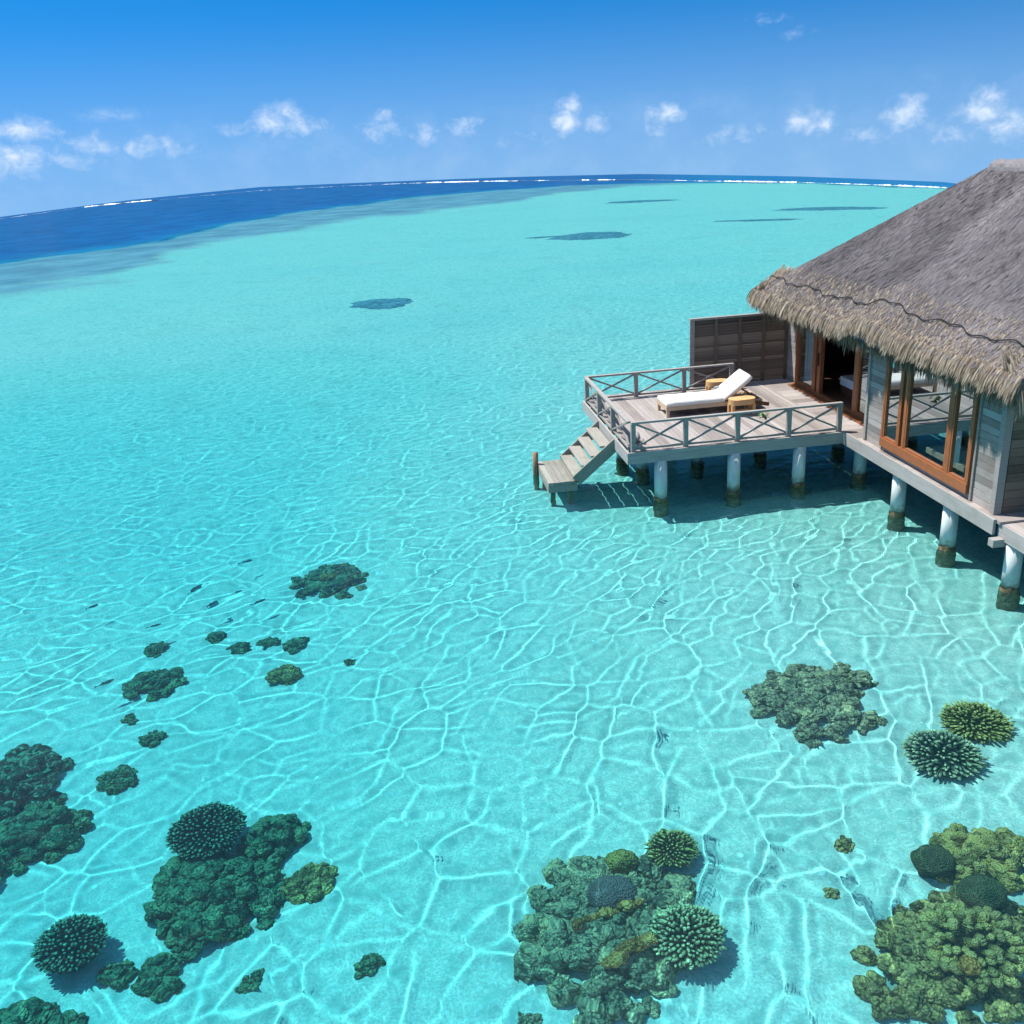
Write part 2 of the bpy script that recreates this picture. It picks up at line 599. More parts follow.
def polar(az_lo, az_hi, daz, r0, kr, rmin, rmax):
    az = list(np.arange(az_lo, az_hi, daz))
    az = list(np.arange(az_hi, az_lo + 360, 4.)) + [a + 360 for a in az]
    az = np.radians(np.array(az))
    r = [r0]
    while r[-1] < rmax:
        r.append(r[-1] + max(rmin, r[-1] * kr * (1 if r[-1] < 120 else 2.5)))
    r = np.array(r)
    A, RR = np.meshgrid(az, r)
    X, Y = EYE.x + RR * np.sin(A), EYE.y + RR * np.cos(A)
    n, m = A.shape
    i = np.arange(n * m).reshape(n, m)
    j = np.roll(i, -1, 1)
    F = np.stack([i[:-1], i[1:], j[1:], j[:-1]], -1).reshape(-1, 4)
    return X.ravel(), Y.ravel(), F[:, ::-1]


def swarp(X, Y, seed, l0, l1, n=7):
    """smooth wandering field, about -1..1"""
    r = np.random.default_rng(seed)
    o = np.zeros_like(X)
    for k in range(n):
        lam, th = r.uniform(l0, l1), r.uniform(0, 6.283)
        o += np.sin(2 * math.pi / lam * (math.cos(th) * X + math.sin(th) * Y) + r.uniform(0, 6.283))
    return o / math.sqrt(n)


def net(U, V_, seed, aspect, w):
    """crests along the borders of irregular long cells (cell height 1, length ASPECT): 1 on a crest, falling off over W"""
    r = np.random.default_rng(seed)
    n = 512
    JU, JV = r.random((n, n)), r.random((n, n))
    ci, cj = np.floor(U / aspect).astype(int), np.floor(V_).astype(int)
    PU, PV, DD = [], [], []
    for j in range(-2, 3):
        for i in range(-1, 2):
            a_, b_ = ci + i, cj + j
            # every other row is shifted by half a cell, like brickwork
            pu = (a_ + .10 + .80 * JU[b_ % n, a_ % n] + .5 * (b_ % 2) - .25) * aspect
            pv = b_ + .22 + .56 * JV[b_ % n, a_ % n]
            PU.append(pu)
            PV.append(pv)
            DD.append((U - pu) ** 2 + (V_ - pv) ** 2)
    DD, PU, PV = np.stack(DD), np.stack(PU), np.stack(PV)
    k = DD.argmin(0)[None]
    d1, u1, v1 = (np.take_along_axis(q, k, 0)[0] for q in (DD, PU, PV))
    S = np.zeros_like(U)
    for i in range(len(DD)):
        sep = np.sqrt((PU[i] - u1) ** 2 + (PV[i] - v1) ** 2)
        e = (DD[i] - d1) / (2 * np.maximum(sep, 1e-6))
        lean = np.abs(PV[i] - v1) / np.maximum(sep, 1e-6)            # borders across the train stay lower than the long crests
        S += np.where(sep > 1e-6, (.16 + .84 * np.minimum(1, lean * 1.35)) ** 3 * np.exp(-3 * (e / w) ** 2), 0)
    return S ** (1 / 3)


PHI = R(22)


def waves(X, Y):
    """ripples on the lagoon: a net of narrow crests that wanders and lengthens in the foreground, over fainter long ripples"""
    r = np.hypot(X - EYE.x, Y - EYE.y)
    Z = np.zeros_like(X)
    m = r < 130
    x, y, rr_ = X[m], Y[m], r[m]
    dep = depth_at(x, y)
    tame = np.clip(1.25 / dep, .3, 1.25) ** 1.0 * sstep(3.2, 2.1, dep)      # over deeper sand the same ripple focuses sooner
    bend = .013 * np.maximum(x + 9, 0) ** 2 * sstep(8, -6, y)               # crests turn up towards the villa side
    v = -x * math.sin(PHI) + y * math.cos(PHI) - bend
    squeeze = 1 / ((math.sin(PHI) + .026 * np.maximum(x + 9, 0) * sstep(8, -6, y)) ** 2 + math.cos(PHI) ** 2)
    u = x * math.cos(PHI) + y * math.sin(PHI)
    calm = 1.18 - .52 * sstep(-2, -9, y)
    tab = np.arange(-60, 160, .05)
    for (l0, l1, curv, w, asp, seed, jig) in ((.44, .62, 2.7, .185, 3.0, 11, .35), (.64, .90, 1.5, .155, 4.2, 13, .35), (.33, .46, .8, .24, 2.4, 12, .26)):
        lam = l1 + (l0 - l1) * sstep(-11, -3, tab)
        cum = np.cumsum(1 / lam) * .05
        L = np.interp(v, tab, lam)
        V_ = np.interp(v, tab, cum) + jig * swarp(x, y, 100 + seed, 2.4, 6.5) + .09 * swarp(x, y, 200 + seed, .7, 1.5)
        U = u / (.5 * (l0 + l1)) + jig * .8 * swarp(x, y, 300 + seed, 2.4, 6.5) + .10 * swarp(x, y, 400 + seed, .7, 1.5)
        am = np.clip(.80 + .32 * swarp(x, y, 500 + seed, 1.3, 4.0), .35, 1.08)
        fade = np.clip(l0 * 4 / (rr_ * .0028) / 6 - .6, 0, 1)
        Z[m] += (curv * calm * tame * squeeze * (L * w) ** 2 / 2 * am * fade * net(U, V_, seed, asp, w) + 1e-5) ** 1.8
    return Z ** (1 / 1.8)


X, Y, F = polar(-33, 48, .115, 7.0, .0030, .048, 1700)
DW = depth_at(X, Y)
water = grid_obj('water', np.stack([X, Y, sea_fall(X, Y) + waves(X, Y)], -1), F, {'depth': ('POINT', DW)})
tag(water, kind='structure')
water.cycles.is_caustics_caster = True


def make_water():
    m, t, p = new_mat('sea_water')
    t.t.nodes.remove(p)
    out = t.t.nodes['Material Output']
    d = t.attr('depth')
    col = t.n('ShaderNodeCombineColor')
    sh = t.math('MINIMUM', d, 2.2)
    dp = t.math('MAXIMUM', t.math('SUBTRACT', d, 2.2), 0.)
    for i, (k, k2) in enumerate(((.66, .5), (.062, .042), (.012, .008))):
        q = t.math('ADD', t.math('MULTIPLY', sh, -k), t.math('MULTIPLY', dp, -k2))
        t.put(col.inputs[i], t.math('POWER', 2.71828, q))
    co = t.n('ShaderNodeNewGeometry').outputs['Position']
    rip = t.noise(t.vmath('MULTIPLY', co, (1., 1.6, 1)), 2.6, 5, .62)
    nm = t.bump(rip, .35, .05)
    rf = t.n('ShaderNodeBsdfRefraction')
    t.put(rf.inputs['Color'], col.outputs[0])
    rf.inputs['IOR'].default_value = 1.333
    rf.inputs['Roughness'].default_value = 0
    gl = t.n('ShaderNodeBsdfGlossy')
    gl.inputs['Roughness'].default_value = .02
    t.put(gl.inputs['Normal'], nm)
    fr = t.n('ShaderNodeFresnel')
    fr.inputs[0].default_value = 1.333
    mx = t.n('ShaderNodeMixShader')
    # wave slopes keep a rough sea from turning into a mirror at grazing angles
    t.put(mx.inputs[0], t.math('MINIMUM', fr.outputs[0], .16))
    veil = t.n('ShaderNodeBsdfDiffuse')                          # light scattered back by the water itself
    veil.inputs[0].default_value = (.16, .80, .86, 1)
    m2 = t.n('ShaderNodeMixShader')
    m2.inputs[0].default_value = .013
    t.put(m2.inputs[1], rf.outputs[0])
    t.put(m2.inputs[2], veil.outputs[0])
    t.put(mx.inputs[1], m2.outputs[0])
    t.put(mx.inputs[2], gl.outputs[0])
    t.put(out.inputs[0], mx.outputs[0])
    return m


water.data.materials.append(make_water())

X, Y, F = polar(-42, 50, .3, 3.0, .008, .12, 1750)
DB = depth_at(X, Y)
_, _, REEF, DEEP = zones(X, Y)
rr = np.hypot(X - EYE.x, Y - EYE.y)
bumps = (.10 * (fbm(X / 1.6, Y / 1.6, 33, 4) - .5) + .5 * REEF * (fbm(X / 3, Y / 3, 44, 4) - .5)) * sstep(300, 100, rr)
seabed = grid_obj('seabed', np.stack([X, Y, sea_fall(X, Y) - DB + bumps], -1), F, {'reef': ('POINT', REEF), 'deep': ('POINT', DEEP)})
tag(seabed, kind='structure')
seabed.cycles.is_caustics_receiver = True


def make_seabed():
    m, t, p = new_mat('seabed_sand')
    co = t.n('ShaderNodeNewGeometry').outputs['Position']
    n1 = t.noise(co, .45, 5, .6)
    n2 = t.noise(co, 7., 6, .72)
    n3 = t.noise(co, 2.1, 5, .6)
    sand = t.mix(t.remap(n2, .32, .68), (.74, .69, .58), (.95, .90, .78))
    n6 = t.noise(co, 4.2, 6, .72, .4)
    sand = t.mix(t.math('MULTIPLY', t.remap(n6, .46, .64), .62), sand, (.25, .50, .45))
    sand = t.mix(t.math('MULTIPLY', t.remap(n3, .52, .70), .45), sand, (.26, .40, .36))
    sand = t.mix(t.math('MULTIPLY', t.remap(n1, .52, .70), .30), sand, (.42, .43, .34))
    n4 = t.noise(co, 26., 4, .75)
    sand = t.mix(t.remap(n4, .30, .66), (.48, .48, .41), sand)
    chips = t.math('MULTIPLY', t.math('LESS_THAN', t.voronoi(co, 2.6), .11), t.remap(n3, .45, .6))
    sand = t.mix(chips, sand, (.92, .90, .82))
    n5 = t.noise(t.vmath('MULTIPLY', co, (.6, 1.3, 1)), .045, 5, .6)
    sand = t.mix(t.math('MULTIPLY', t.remap(n5, .50, .66), .22), sand, (.46, .52, .50))
    rub = t.mix(t.remap(t.noise(co, .16, 6, .65), .3, .7), (.13, .20, .29), (.27, .37, .46))
    col = t.mix(t.math('MULTIPLY', t.attr('reef'), .92), sand, rub)
    t.put(p.inputs['Base Color'], col)
    p.inputs['Roughness'].default_value = .95
    p.inputs['Specular IOR Level'].default_value = .1
    t.put(p.inputs['Normal'], t.bump(t.math('ADD', n2, n3), .25, .05))
    return m


seabed.data.materials.append(make_seabed())


def bed_z(x, y):
    xa, ya = np.array([float(x)]), np.array([float(y)])
    return float(sea_fall(xa, ya)[0] - depth_at(xa, ya)[0])


# surf breaking on the outer reef: broken low banks of foam
def make_surf():
    m, t, p = new_mat('sea_foam')
    t.put(p.inputs['Base Color'], (.86, .90, .92))
    p.inputs['Roughness'].default_value = .9
    mb = MB()
    runs = [(-24, 36, .03), (-24, -16.4, .16), (-15.7, -12.3, 1.25), (-11.9, -8.9, .22), (-8.0, -.3, .2), (.3, 2.6, .5), (2.8, 5.8, 1.1), (6.0, 8.1, .75), (9.0, 9.8, .55), (11.7, 13.6, .75), (15.5, 16.3, .45), (16.9, 19.5, .35),
            (19.5, 23.6, .8), (23.9, 28., .4), (28., 31.5, .85), (31.5, 36, .6)]
    for (a0, a1, w) in runs:
        n = max(12, int((a1 - a0) / .055))
        vs, fs = [], []
        for i in range(n + 1):
            a = a0 + (a1 - a0) * i / n
            r0 = float(np.interp(a, SURF_AZ, SURF_R))
            e = math.sin(math.pi * min(max(i / n, .02), .98)) ** .5
            wob = .55 + .9 * float(vnoise(np.array([a * 2.2 + 70]), np.array([3.1]), 17)[0])
            frac = float(fbm(np.array([a0 * 7 + a * 2.1]), np.array([1.5]), 88, 4))
            lively = min(1., max(.03, (frac - (.46 if w < .5 else .30)) * 5))
            half = r0 * r0 / 8.5 * .00066 * w * e * wob * lively + .05
            for (q, hgt) in ((-1, -.25), (-.5, .10), (.0, .30), (.6, .16), (1, -.25)):
                r = r0 + q * half + random.uniform(-.12, .12) * half
                x, y = EYE.x + r * math.sin(R(a)), EYE.y + r * math.cos(R(a))
                z = float(sea_fall(np.array([x]), np.array([y]))[0])
                vs.append((x, y, z + hgt * (.12 + 1.0 * w * lively * random.random()) - .03))
        for i in range(n):
            for j in range(4):
                fs.append((i * 5 + j, i * 5 + j + 1, (i + 1) * 5 + j + 1, (i + 1) * 5 + j))
        mb.add(vs, fs, .5)
    o = mb.build('surf', m, None, True)
    tag(o, 'broken white line of surf along the outer reef', None, None, 'stuff')


make_surf()


# ------------------------------------------------------------------ villa
ZD = 1.35                                                        # deck level above the water
villa = thing('water_villa', 'thatched wooden villa standing on white piles over the lagoon', 'villa', (5.7, -.5, ZD))


def boards(mb, axis, fixed, lo, hi, z0, z1, bh=.15, thick=.03, out=-1):
    """horizontal lapped boards on a wall: axis 0 = wall facing x, 1 = wall facing y"""
    n = max(1, round((z1 - z0) / bh))
    h = (z1 - z0) / n
    for i in range(n):
        a, b = z0 + i * h + .004, z0 + (i + 1) * h - .004
        e = random.uniform(0, .008)
        if axis == 0:
            f0, f1 = sorted((fixed, fixed + out * (thick + e)))
            mb.box((f0, lo, a), (f1, hi, b))
        else:
            f0, f1 = sorted((fixed, fixed + out * (thick + e)))
            mb.box((lo, f0, a), (hi, f1, b))


# platform
mb = MB()
for i in range(34):                                              # floor boards of the house platform run across
    y1 = 5.9 - i * .36
    mb.box((5.56, y1 - .352, ZD - .06), (6.7, y1, ZD - .002))
mb.build('platform_floor', M['deck'], villa)
mb = MB()
mb.box((5.50, -6.22, ZD - .30), (5.555, .0, ZD + .012), .55)
mb.box((5.60, -9.2, ZD - .36), (5.655, -6.24, ZD - .055), .7)
mb.box((5.656, -6.28, ZD - .36), (6.2, -6.232, ZD - .07), .4)
mb.build('fascia', M['beam'], villa)
mb = MB()
mb.box((5.38, -6.46, ZD - .46), (5.9, -6.30, ZD - .31), .4)
for y in (-5.6, -4.1, -2.6, -1.1, .6, 2.3, 4.2):
    mb.box((5.56, y - .08, ZD - .34), (10.3, y + .08, ZD - .07), .3)
mb.build('bearer', M['beam'], villa)
mb = MB()
for i in range(26):
    x0 = 5.66 + i * .2
    mb.box((x0, -9.2, ZD - .11), (x0 + .193, -6.0, ZD - .05))
mb.build('side_deck', M['deck'], villa)

# walls
for args in ((0, 5.73, -1.54, -.74, ZD, 3.75), (0, 5.73, -5.85, -5.13, ZD, 3.75), (0, 5.73, -5.13, -1.54, ZD, ZD + .13), (0, 6.5, 5.06, 5.86, ZD, 3.75), (0, 6.5, -.7, .25, ZD, 3.75)):
    mb = MB()
    boards(mb, *args)
    mb.build('wall', M['siding'], villa)
mb = MB()
boards(mb, 1, -.73, 5.76, 6.5, ZD, 3.75, out=1)
mb.build('wall', M['siding'], villa)
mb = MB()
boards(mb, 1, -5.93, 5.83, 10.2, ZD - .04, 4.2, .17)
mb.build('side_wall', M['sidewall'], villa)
for lo_, hi_, tn in (((5.64, -5.985, ZD - .04), (5.80, -5.852, 3.9), .55), ((5.655, -1.60, ZD + .012), (5.70, -1.545, 3.76), .35),
                     ((5.655, -.80, ZD + .012), (5.70, -.70, 3.76), .6), ((5.655, -5.19, ZD + .012), (5.70, -5.132, 3.76), .4)):
    mb = MB()
    mb.box(lo_, hi_, tn)
    mb.build('corner_post', M['siding'], villa)
# room behind the glass
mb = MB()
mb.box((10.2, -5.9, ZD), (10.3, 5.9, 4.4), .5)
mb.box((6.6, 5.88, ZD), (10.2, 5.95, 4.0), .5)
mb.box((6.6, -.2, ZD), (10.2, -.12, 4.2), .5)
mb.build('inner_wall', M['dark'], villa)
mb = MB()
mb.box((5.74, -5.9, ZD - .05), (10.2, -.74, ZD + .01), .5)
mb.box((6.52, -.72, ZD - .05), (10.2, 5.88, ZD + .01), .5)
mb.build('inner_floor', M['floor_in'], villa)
# lintel beams under the eave
mb = MB()
mb.box((5.68, -5.98, 3.76), (5.84, -.70, 3.98), .4)
mb.box((6.44, -.70, 3.76), (6.6, 5.9, 3.98), .4)
mb.build('wall_plate', M['siding'], villa)


def glazing(name, x, posts, zb, zt, sill, panes, mat, root, label):
    """teak window wall in the plane x: vertical posts, head and sill, glass panes between"""
    fr = MB()
    for (a, b) in posts:
        fr.box((x - .06, min(a, b), zb), (x + .05, max(a, b), zt), random.uniform(.3, .8))
    lo, hi = min(min(p) for p in posts), max(max(p) for p in posts)
    fr.box((x - .075, lo + .002, zb - .002), (x + .045, hi - .002, zb + sill), .7)
    fr.box((x - .055, lo + .004, zt - .10), (x + .045, hi - .004, zt + .001), .3)
    for (a, b) in panes:                                        # slim sash round every pane
        s = .045
        lo_, hi_ = min(a, b) + .003, max(a, b) - .003
        for q in ((lo_, zb + sill, lo_ + s, zt - .1), (hi_ - s, zb + sill, hi_, zt - .1), (lo_ + s, zb + sill, hi_ - s, zb + sill + s)):
            fr.box((x - .05, q[0], q[1]), (x + .03, q[2], q[3]), .6)
    f = fr.build(name, mat, root)
    if label:
        f['label'] = label
    for (a, b) in panes:
        g = MB()
        g.add([(x - .01, min(a, b) + .01, zb + sill), (x - .01, max(a, b) - .01, zb + sill), (x - .01, max(a, b) - .01, zt - .09), (x - .01, min(a, b) + .01, zt - .09)], [(0, 1, 2, 3)], .5)
        sub(f, g, 'pane', M['glass'], root)
    return f


win = glazing('window', 5.67, [(-1.68, -1.605), (-2.40, -2.31), (-2.62, -2.52), (-4.38, -4.24), (-5.10, -5.02)], ZD + .13, 3.74, .20,
              [(-2.31, -1.68), (-4.24, -2.62), (-5.02, -4.38)], M['teak'], villa, 'three pane teak window wall')
door = glazing('door', 6.45, [(5.05, 4.9), (3.86, 3.68), (3.56, 3.38), (1.40, 1.16), (.36, .27)], ZD + .012, 3.72, .10,
               [(4.9, 3.86), (1.16, .36)], M['teak'], villa, 'teak sliding door standing open')
hm = MB()
hm.tube([(6.36, 3.46, ZD + .9), (6.36, 3.46, ZD + 1.25)], .018, 8)
hm.tube([(6.40, 3.46, ZD + .92), (6.36, 3.46, ZD + .92)], .012, 6)
hm.tube([(6.40, 3.46, ZD + 1.23), (6.36, 3.46, ZD + 1.23)], .012, 6)
sub(door, hm, 'handle', M['dark'], villa)
mb = MB()
mb.box((6.18, .3, ZD + .002), (6.372, 5.02, ZD + .05), .8)
mb.build('door_step', M['teak'], villa)


def curtain(x, y0, y1, z0, z1, label):
    mb = MB()
    n = 26
    vs, fs = [], []
    for i in range(n + 1):
        y = y0 + (y1 - y0) * i / n
        dx = .05 * math.sin(i * 1.7) + .02 * math.sin(i * .6)
        for z in (z0, z1):
            vs.append((x + dx, y, z))
    for i in range(n):
        fs.append((2 * i, 2 * i + 2, 2 * i + 3, 2 * i + 1))
    mb.add(vs, fs, .5)
    o = mb.build('curtain', M['curtain'], None, True, loc=(x, (y0 + y1) / 2, z0))
    tag(o, label, 'curtain', 'white curtains behind the glass')


curtain(6.62, 4.0, 4.86, ZD + .06, 3.7, 'white curtain behind the left pane of the open sliding door')
curtain(5.86, -2.28, -1.92, ZD + .16, 3.7, 'white curtain behind the narrow left pane of the window wall')
curtain(5.86, -4.96, -4.66, ZD + .16, 3.7, 'white curtain drawn aside in the right pane of the window wall')

# furniture inside
bed = thing('bed', 'low bed with pale linen seen through the open sliding door', 'bed', (8.0, 2.3, ZD))
mb = MB()
mb.box((7.15, .9, ZD + .012), (9.1, 3.6, ZD + .28), .5)
mb.build('bed_frame', M['teakdark'], bed)
mb = MB()
mb.box((7.10, .95, ZD + .282), (9.1, 3.55, ZD + .52), .5)
mb.build('mattress', M['bedlinen'], bed)
mb = MB()
mb.box((9.12, .8, ZD + .012), (9.22, 3.7, ZD + 1.2), .5)
mb.build('headboard', M['teakdark'], bed)
bn = thing('bench', 'low pale green bench on the floor behind the middle window pane', 'bench', (6.4, -3.7, ZD))
mb = MB()
mb.box((6.0, -4.35, ZD + .30), (6.75, -2.9, ZD + .42), .5)
mb.build('seat', M['bench'], bn)
for yy in (-4.28, -3.05):
    for xx in (6.05, 6.62):
        mb = MB()
        mb.box((xx, yy, ZD + .012), (xx + .07, yy + .07, ZD + .298), .5)
        mb.build('leg', M['teakdark'], bn)

tb = thing('table', 'dark wooden table standing inside behind the middle window pane', 'table', (7.3, -3.3, ZD))
mb = MB()
mb.box((6.9, -4.1, ZD + .70), (7.7, -2.5, ZD + .76), .6)
mb.build('tabletop', M['sidewall'], tb)
for xx in (6.95, 7.57):
    for yy in (-4.04, -2.64):
        mb = MB()
        mb.box((xx, yy, ZD + .012), (xx + .08, yy + .08, ZD + .698), .5)
        mb.build('leg', M['sidewall'], tb)

# roof: one thick thatch shell in two sections, straw laid over it, hanging fringe
EX, EY, EZ = 5.2, 5.44, 4.165
SL = 0.730
AX, AY = 9.68, 1.28
SPLIT = -1.14
ZA = EZ + SL * (AX - EX)
roof_mb = MB()
NEAR = -6.95
AY2 = NEAR + (AX - EX)
P = dict(e0=(EX, EY, EZ), e1=(EX, NEAR, EZ), e2=(13.5, NEAR, EZ), e3=(13.5, EY, EZ), t0=(AX, AY, ZA), t1=(AX, AY2, ZA))
ks = list(P)
vs = [P[k] for k in ks] + [(P[k][0], P[k][1], P[k][2] - .28) for k in ('e0', 'e1', 'e2', 'e3')]
roof_mb.add(vs, [(0, 4, 5, 1), (0, 3, 4), (3, 2, 5, 4), (1, 5, 2), (0, 1, 7, 6), (1, 2, 8, 7), (2, 3, 9, 8), (3, 0, 6, 9), (6, 7, 8, 9)], .25)
roof = roof_mb.build('roof', M['thatch'], villa)


def lift(y):
    """the nearer section of thatch lies a hand's breadth proud of the other"""
    s_ = sstep(SPLIT + 1.1, SPLIT - .3, y)
    return .04 + s_ * (.10 + .16 * np.exp(-np.maximum(SPLIT - y, 0) / .9))


def straw(base, dirs, length, width, tone, droop=0., seg=2):
    """tapered straw blades as quad strips: base (n,3), dirs (n,3) unit, arrays of length and width"""
    n = len(base)
    side = np.cross(dirs, np.array((0, 0, 1.)))
    side += RNG.normal(0, .35, side.shape)
    side /= np.linalg.norm(side, axis=1, keepdims=True) + 1e-9
    pts = []
    p, d = base.copy(), dirs.copy()
    for k in range(seg + 1):
        w = width * (1.0 if k < seg else .25)
        pts.append(p - side * w[:, None] / 2)
        pts.append(p + side * w[:, None] / 2)
        d = d + np.array((0, 0, -droop))
        d /= np.linalg.norm(d, axis=1, keepdims=True)
        p = p + d * (length / seg)[:, None]
    V_ = np.stack(pts, 1).reshape(-1, 3)
    m = 2 * (seg + 1)
    fs = []
    o = np.arange(n) * m
    for k in range(seg):
        fs.append(np.stack([o + 2 * k, o + 2 * k + 1, o + 2 * k + 3, o + 2 * k + 2], -1))
    F_ = np.stack(fs, 1).reshape(-1, 4)
    return V_, F_, np.repeat(tone, seg)


def straw_obj(name, mat, parent, V_, F_, T_):
    o = grid_obj(name, V_, F_, {'tone': ('FACE', T_)}, False)
    o.data.materials.append(mat)
    o.data.transform(Matrix.Translation(-Vector(villa['_at'])))
    o.parent = parent
    return o


def on_face(n, a, b, c):
    u, v = RNG.random(n), RNG.random(n)
    s = u + v > 1
    u[s], v[s] = 1 - u[s], 1 - v[s]
    a, b, c = (np.array(q, float) for q in (a, b, c))
    return a + u[:, None] * (b - a) + v[:, None] * (c - a)


def patchy(p):
    return fbm(p[:, 0] * .9 + 50, p[:, 1] * .9 + 50, 71, 3)


def west_thatch(n):
    A = on_face(n * 2 // 3, P['e0'], P['e1'], P['t0'])
    B = on_face(n // 3, P['t0'], P['e1'], P['t1'])
    p = np.concatenate([A, B])
    p[:, 2] += lift(p[:, 1]) + .02 * RNG.random(len(p))
    d = np.tile(np.array((-1, 0, -SL)), (len(p), 1))
    d[:, 1] += RNG.normal(0, .38, len(p))
    d[:, 2] += RNG.normal(.05, .05, len(p))
    d /= np.linalg.norm(d, axis=1, keepdims=True)
    L = RNG.uniform(.08, .24, len(p))
    W = RNG.uniform(.005, .014, len(p))
    T = np.clip(RNG.random(len(p)) * .62 + .75 * (patchy(p) - .35) + .12 * (p[:, 1] < SPLIT), 0, 1)  # lighter tone on the nearer section paints in its brighter sunlit look
    return straw(p, d, L, W, T, .02)


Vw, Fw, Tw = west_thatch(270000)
p = on_face(9000, P['e0'], P['t0'], P['e3'])
p[:, 2] += .03
d = np.tile(np.array((0, 1, -SL)), (len(p), 1)) + RNG.normal(0, .2, (len(p), 3))
d /= np.linalg.norm(d, axis=1, keepdims=True)
Vn, Fn, Tn = straw(p, d, RNG.uniform(.15, .4, len(p)), RNG.uniform(.015, .035, len(p)), RNG.random(len(p)), .02)
p = on_face(60000, P['e1'], P['e2'], P['t1'])                     # the hip facing the viewer's side
p[:, 2] += .03
d = np.tile(np.array((0, -1, -SL)), (len(p), 1)) + RNG.normal(0, .24, (len(p), 3))
d /= np.linalg.norm(d, axis=1, keepdims=True)
Vs, Fs, Ts = straw(p, d, RNG.uniform(.10, .30, len(p)), RNG.uniform(.006, .018, len(p)), np.clip(RNG.random(len(p)) * .7 + .6 * (patchy(p) - .35), 0, 1), .02)
# a slab under the straw so that the nearer section is really thicker, and hip rolls
hip = MB()
gy = np.linspace(EY, NEAR, 120)
gs = np.linspace(0, 1, 30)
vs, fs = [], []
for y in gy:
    top = min(1., max(0., (EY - y) / (AX - EX))) if y > AY else (1. if y > AY2 else max(0., (y - NEAR) / (AX - EX)))
    for s in gs:
        q = s * top
        vs.append((EX + q * (AX - EX), y, EZ + q * (AX - EX) * SL + float(lift(np.array(y))) - .012 + .03 * (random.random() - .5)))
for i in range(len(gy) - 1):
    for j in range(len(gs) - 1):
        a = i * len(gs) + j
        fs.append((a, a + 1, a + len(gs) + 1, a + len(gs)))
hip.add(vs, fs, .35)
hv, hf = np.array(vs), np.array(fs)
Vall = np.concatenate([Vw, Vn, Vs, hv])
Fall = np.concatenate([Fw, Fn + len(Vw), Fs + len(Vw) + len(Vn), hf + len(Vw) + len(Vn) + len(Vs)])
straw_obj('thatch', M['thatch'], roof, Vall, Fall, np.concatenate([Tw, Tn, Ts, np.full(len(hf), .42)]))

# fringe along the eave: straw bending from the slope to hanging
def fringe(n):
    y = RNG.uniform(NEAR, EY + .1, n)
    clump = np.sin(y * 9.0) * .5 + np.sin(y * 23.7 + 1) * .5
    up = RNG.random(n) ** 2.4
    x = EX + up * .95 - .05
    z = EZ + (x - EX) * SL + lift(y) + RNG.uniform(-.10, .055, n)
    p = np.stack([x, y, z], -1)
    d = np.stack([np.full(n, -1.), RNG.normal(0, .16, n), np.full(n, -.72)], -1)
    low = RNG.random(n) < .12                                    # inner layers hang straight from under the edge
    p[low, 0] = EX + RNG.random(low.sum()) * .30
    p[low, 2] = EZ - .02 - RNG.random(low.sum()) * .25
    d[low] = np.stack([RNG.normal(-.15, .12, low.sum()), RNG.normal(0, .12, low.sum()), np.full(low.sum(), -1.)], -1)
    d /= np.linalg.norm(d, axis=1, keepdims=True)
    L = RNG.uniform(.20, .45, n) + .09 * clump + .12 * (fbm(y * 1.1, y * 0, 9, 3) - .5)
    L[~low] = L[~low] * .85 + up[~low] * .35
    W = RNG.uniform(.010, .028, n)
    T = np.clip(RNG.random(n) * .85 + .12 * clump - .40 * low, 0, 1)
    return straw(p, d, L, W, T, .42, 3)


Vf, Ff, Tf = fringe(36000)
n = 9000
x = RNG.uniform(EX, 13.4, n)
p = np.stack([x, np.full(n, EY) - RNG.random(n) * .5, EZ + .02 - RNG.random(n) * .2], -1)
p[:, 2] += (EY - p[:, 1]) * SL * .8
d = np.stack([RNG.normal(0, .15, n), np.full(n, 1.), np.full(n, -.8)], -1)
d /= np.linalg.norm(d, axis=1, keepdims=True)
Vg, Fg, Tg = straw(p, d, RNG.uniform(.3, .6, n), RNG.uniform(.014, .034, n), RNG.random(n), .5, 3)
n = 16000
x = RNG.uniform(EX - .05, 13.4, n)
p = np.stack([x, np.full(n, NEAR) + RNG.random(n) ** 2 * .7, EZ + .04 - RNG.random(n) * .15], -1)
p[:, 2] += (p[:, 1] - NEAR) * SL * .95
d = np.stack([RNG.normal(0, .15, n), np.full(n, -1.), np.full(n, -.8)], -1)
d /= np.linalg.norm(d, axis=1, keepdims=True)
Vh, Fh, Th = straw(p, d, RNG.uniform(.25, .55, n), RNG.uniform(.010, .028, n), RNG.random(n), .5, 3)
straw_obj('fringe', M['fringe'], roof, np.concatenate([Vf, Vg, Vh]), np.concatenate([Ff, Fg + len(Vf), Fh + len(Vf) + len(Vg)]), np.concatenate([Tf, Tg, Th]))
